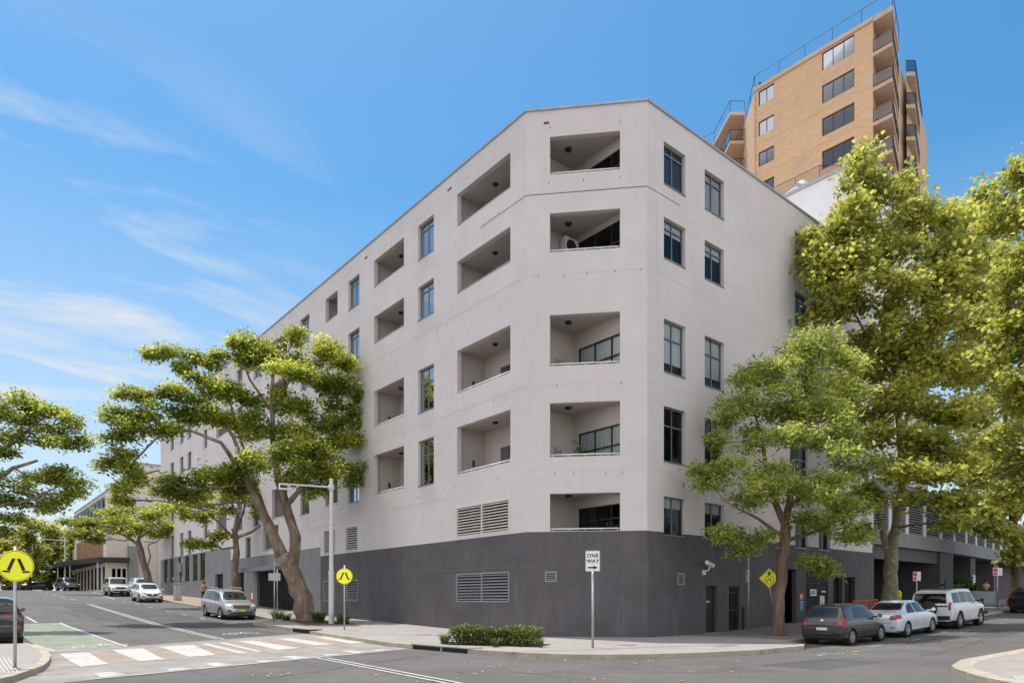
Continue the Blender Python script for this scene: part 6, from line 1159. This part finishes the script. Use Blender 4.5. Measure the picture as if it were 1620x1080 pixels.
T=car('compact_suv','white compact SUV with open black grille parked up the street','car',cross,'cwhite',(-1.28,1.30),.34,[[(-1.75,1.05),(-1.1,1.04),(-1.1,1.44),(-1.55,1.42)],[(-1.04,1.035),(-.34,1.03),(-.34,1.47),(-1.04,1.46)],[(-.26,1.03),(.88,1.02),(.48,1.38),(-.26,1.48)]],[(-.66,1.10),(.66,1.10),(.56,1.49),(-.56,1.49)],[(-.6,1.12),(.6,1.12),(.54,1.44),(-.54,1.44)],group='white cars parked up the left street',**crossk)
place(T,-5.65,43.3,R(-90))
# --- boxy white off-roader
box=[(-2.3,.6,1.0,1.1,.82,.78),(-2.28,.45,1.12,1.80,.90,.78),(-2.2,.4,1.14,1.93,.91,.77),(0,.4,1.14,1.96,.91,.77),(.55,.4,1.14,1.92,.91,.77),(.82,.4,1.13,1.48,.91,.78),(.92,.4,1.12,1.22,.91,.80),(1.6,.42,1.10,1.18,.90,.80),(2.12,.45,1.02,1.12,.88,.78),(2.28,.52,.84,.94,.82,.72)]
T=car('boxy_off_roader','boxy white off-roader parked behind the compact SUV','car',box,'cwhite',(-1.40,1.45),.40,[[(-2.0,1.20),(-1.2,1.20),(-1.2,1.75),(-2.0,1.75)],[(-1.1,1.20),(-.3,1.20),(-.3,1.76),(-1.1,1.76)],[(-.2,1.20),(.72,1.20),(.58,1.74),(-.2,1.76)]],[(-.72,1.27),(.72,1.27),(.68,1.80),(-.68,1.80)],[(-.6,1.25),(.6,1.25),(.6,1.75),(-.6,1.75)],
  front=[('grille',rect(-.42,.42,.78,.98),'plastic'),('grille_trim',rect(-.40,.40,.87,.89),'chrome',.014),('headlamp',[(.58,.80),(.68,.77),(.76,.83),(.76,.93),(.68,.98),(.58,.93)],'clearlamp'),('plate',rect(-.24,.24,.62,.72),'plate'),('lower_intake',rect(-.75,.0,.50,.60),'plastic')],
  side=seams((-.25,.8,-1.15),.5,1.12)+[('side_trim',rect(-2.0,1.9,.78,.83),'plastic',.008)],spokes=5,tw=.27,mirror=(.8,1.3),mirror_mat='cwhite',group='white cars parked up the left street')
place(T,-5.4,58.6,R(-90))
# --- dark pickup on the crest
T=car('dark_pickup','dark blue black pickup driving down over the crest','pickup truck',suv,'darkgrey',(-1.42,1.36),.40,[[(-1.22,1.19),(-.38,1.18),(-.38,1.68),(-1.22,1.68)],[(-.30,1.18),(.95,1.17),(.50,1.62),(-.30,1.68)]],[(-.66,1.24),(.66,1.24),(.58,1.70),(-.58,1.70)],None,
  front=[('grille',rect(-.5,.5,.78,.96),'plastic'),('headlamp',[(.56,.84),(.80,.86),(.78,.98),(.58,.96)],'clearlamp'),('bumper_bar',rect(-.7,.7,.60,.70),'chrome')],spokes=6,tw=.26,mirror=(.98,1.25),mirror_mat='plastic')
T.rotation_euler=(0,0,0); place(T,*TW(107,93),R(-80))
# --- black car at the left edge, seen from behind
T=car('black_suv','glossy black car with red tail lamps cut off by the frame edge','car',cross,'cblack',(-1.28,1.30),.35,[[(-1.75,1.05),(-1.1,1.04),(-1.1,1.44),(-1.55,1.42)],[(-1.04,1.035),(-.34,1.03),(-.34,1.47),(-1.04,1.46)],[(-.26,1.03),(.88,1.02),(.48,1.38),(-.26,1.48)]],[(-.66,1.10),(.66,1.10),(.56,1.49),(-.56,1.49)],[(-.64,1.08),(.64,1.08),(.56,1.46),(-.56,1.46)],
  rear=[('tail_lamp',[(.30,.94),(.84,.92),(.83,1.03),(.34,1.02)],'redlamp'),('bumper_reflector',[(.62,.54),(.80,.56),(.78,.66),(.64,.64)],'redlamp'),('plate',rect(-.2,.2,.72,.82),'plate'),('bumper_line',rect(-.75,.75,.66,.67),'chrome',.004),('lower_bumper',rect(-.7,.7,.28,.46),'plastic')],
  side=seams((-.30,.95),.36,.96)+[('sill_trim',rect(-.95,.95,.26,.36),'plastic',.006),('tail_lamp_side',[(-2.1,.94),(-1.82,.95),(-1.86,1.02),(-2.1,1.02)],'redlamp')],spokes=5,mirror=(.88,1.05),mirror_mat='cblack')
place(T,-17.65,8.3,R(90))
# --- dark car at the right edge and far parked cars
T=car('parked_car','dark car at the frame edge parked farthest up the side street','car',cross,'cblack',(-1.28,1.30),.34,[[(-1.75,1.05),(-.34,1.03),(-.34,1.47),(-1.55,1.42)],[(-.26,1.03),(.88,1.02),(.48,1.38),(-.26,1.48)]],None,[(-.64,1.08),(.64,1.08),(.56,1.46),(-.56,1.46)],rear=[('tail_lamp',[(.5,.92),(.82,.92),(.82,1.03),(.5,1.02)],'redlamp')],group='cars parked on the side street',mirror=(.88,1.05))
place(T,33.4,-9.7,0)
T=car('blue_van','white van with a blue roof sliver behind the compact SUV','van',van,'cwhite',(-1.52,1.54),.345,[],[(-.74,1.13),(.74,1.13),(.62,1.60),(-.62,1.60)],None,front=[('grille',rect(-.45,.45,.66,.84),'plastic')],side=[('blue_panel',rect(-1.8,.2,1.3,1.68),'blue')])
place(T,-1.6,66.5,R(-90)); T.location.z+=.15
for i,(px,Zc,l) in enumerate(((58,108,'small far car left of the umbrellas beyond the crest'),(28,112,'small far car behind the round sign beyond the crest'))):
    if i==0:
        T0=car('far_car',l,'car',sedan,'darkgrey',(-1.36,1.26),.315,[[(-1.28,.985),(.98,.95),(.60,1.34),(-.88,1.34)]],None,None,group='cars parked far beyond the crest'); place(T0,*TW(px,Zc),R(0))
    else:
        T1=copytree(T0); T1['label']=l; place(T1,*TW(px,Zc),R(0))

# ================================================================== people
def person(x,y,z,heading,label,joints,edges,rad,parts,h=1.0):
    T=thing('person',(x,y,z),label,'person'); T.rotation_euler=(0,0,heading)
    def skin(nm,J,Ed,Rd,mt,root=0,par=None):
        me=bpy.data.meshes.new(nm); me.from_pydata([tuple(c*h for c in j) for j in J],Ed,[]); o=bpy.data.objects.new(nm,me); COL.objects.link(o); o.modifiers.new('s','SKIN'); sv=me.skin_vertices[0].data
        for i,r_ in enumerate(Rd): sv[i].radius=(r_ if isinstance(r_,tuple) else (r_,r_)); sv[i].use_root=(i==root)
        ss=o.modifiers.new('ss','SUBSURF'); ss.levels=1; ss.render_levels=2; bpy.context.view_layer.update(); m2=mesh_eval(o); bpy.data.objects.remove(o); m2.materials.clear(); m2.materials.append(M[mt])
        m2.polygons.foreach_set('use_smooth',[True]*len(m2.polygons)); m2.polygons.foreach_set('material_index',[0]*len(m2.polygons)); ob=bpy.data.objects.new(nm,m2); COL.objects.link(ob); ob.parent=T; return ob
    skin('body',joints,edges,rad,'skin')
    for nm,J,Ed,Rd,mt in parts: skin(nm,J,Ed,Rd,mt)
    hd=Vector(joints[parts_head]); hm=MB(); hm.lathe([(0,.125),(.05,.12),(.085,.09),(.1,.04),(.1,-.0),(.092,-.04),(.06,-.06)],(hd.x-.015,hd.y,hd.z+.03),n=14); hm.build('hair','hair',T,smooth=True,local=True)
    return T
parts_head=4
def standing(arm_fwd=.0,stride=.15,lean=0):
    J=[(0,0,.93),(lean*.3,0,1.15),(lean*.6,0,1.38),(lean*.7+.01,0,1.49),(lean+.03,0,1.63),
       (0,.09,.88),(stride*.6,.10,.50),(stride,.10,.08),(stride+.16,.10,.035),(0,-.09,.88),(-stride*.35,-.10,.50),(-stride,-.10,.09),(-stride+.15,-.10,.035),
       (lean*.6,.18,1.38),(.02,.24,1.12),(arm_fwd,.22,.93+arm_fwd*.9),(lean*.6,-.18,1.38),(.02,-.24,1.12),(arm_fwd,-.22,.93+arm_fwd*.9)]
    Ed=[(0,1),(1,2),(2,3),(3,4),(0,5),(5,6),(6,7),(7,8),(0,9),(9,10),(10,11),(11,12),(2,13),(13,14),(14,15),(2,16),(16,17),(17,18)]
    Rd=[(.13,.10),(.12,.09),(.13,.10),.052,(.082,.095),.085,.058,.038,.03,.085,.058,.038,.03,.055,.042,.03,.055,.042,.03]
    for b in (15,18):   # fingers and a thumb on each hand
        p=J[b]; sgn=1 if p[1]>0 else -1; d=Vector((.6 if arm_fwd else .15,0,-.5 if not arm_fwd else .25)).normalized()
        pm=Vector(p)+d*.07; k=len(J); J.append(tuple(pm)); Ed.append((b,k)); Rd.append((.032,.018))
        for f in range(4):
            o=Vector((0,1,0))*(f-1.5)*.017; J.append(tuple(pm+o+d*.05)); Ed.append((k,len(J)-1)); Rd.append(.009); J.append(tuple(pm+o*1.1+d*(.085-.008*abs(f-1.4))+Vector((0,-sgn*.012,-.006)))); Ed.append((len(J)-2,len(J)-1)); Rd.append(.007)
        J.append(tuple(Vector(p)+d*.06+Vector((.03,-sgn*.03,0)))); Ed.append((k,len(J)-1)); Rd.append(.01)
    return J,Ed,Rd
def cloth(J,top,bot,sleeve=.6,long=True):
    up=Vector(J[0]); P_=[]
    s=lambda a,b,t:tuple(Vector(J[a]).lerp(Vector(J[b]),t))
    tj=[J[0],J[1],J[2],s(2,3,.55),J[13],J[14] if sleeve>.5 else s(13,14,.6),J[16],J[17] if sleeve>.5 else s(16,17,.6)]
    if sleeve>.9: tj+=[s(14,15,.9),s(17,18,.9)]
    te=[(0,1),(1,2),(2,3),(2,4),(4,5),(2,6),(6,7)]+([(5,8),(7,9)] if sleeve>.9 else [])
    tr=[(.155,.125),(.145,.11),(.15,.12),.07,.075,.058,.075,.058]+([.045,.045] if sleeve>.9 else [])
    bj=[J[0],J[5],J[6],s(6,7,.9),J[9],J[10],s(10,11,.9)]; be=[(0,1),(1,2),(2,3),(0,4),(4,5),(5,6)]; br_=[(.15,.12),.098,.073,.055,.098,.073,.055]
    sh=[('shoe',[s(6,7,.95),J[7],J[8]],[(0,1),(1,2)],[.045,.05,.04],'navy'),('shoe',[s(10,11,.95),J[11],J[12]],[(0,1),(1,2)],[.045,.05,.04],'navy')]
    return [('shirt',tj,te,tr,top),('trousers',bj,be,br_,bot)]+sh
J,Ed,Rd=standing(.30,.12); x,y=cw((1560-810)/1080*55,55); person(x,y,H(x,y),R(200),'man in tan top and black trousers walking past the glass doors',J,Ed,Rd,cloth(J,'tan','navy',.6))
J,Ed,Rd=standing(.0,.06); x,y=cw((1419.5-810)/1080*40.5,40.5); person(x,y,H(x,y),R(160),'worker in full yellow hi-vis clothing standing behind the plane tree trunk',J,Ed,Rd,cloth(J,'hivis','hivis',.95))
J,Ed,Rd=standing(.2,.1); x,y=-2.6,37.5; person(x,y,H(x,y),R(-90),'person with long dark hair walking on the pavement behind the silver minivan',J,Ed,Rd,cloth(J,'brownc','navy',.3))
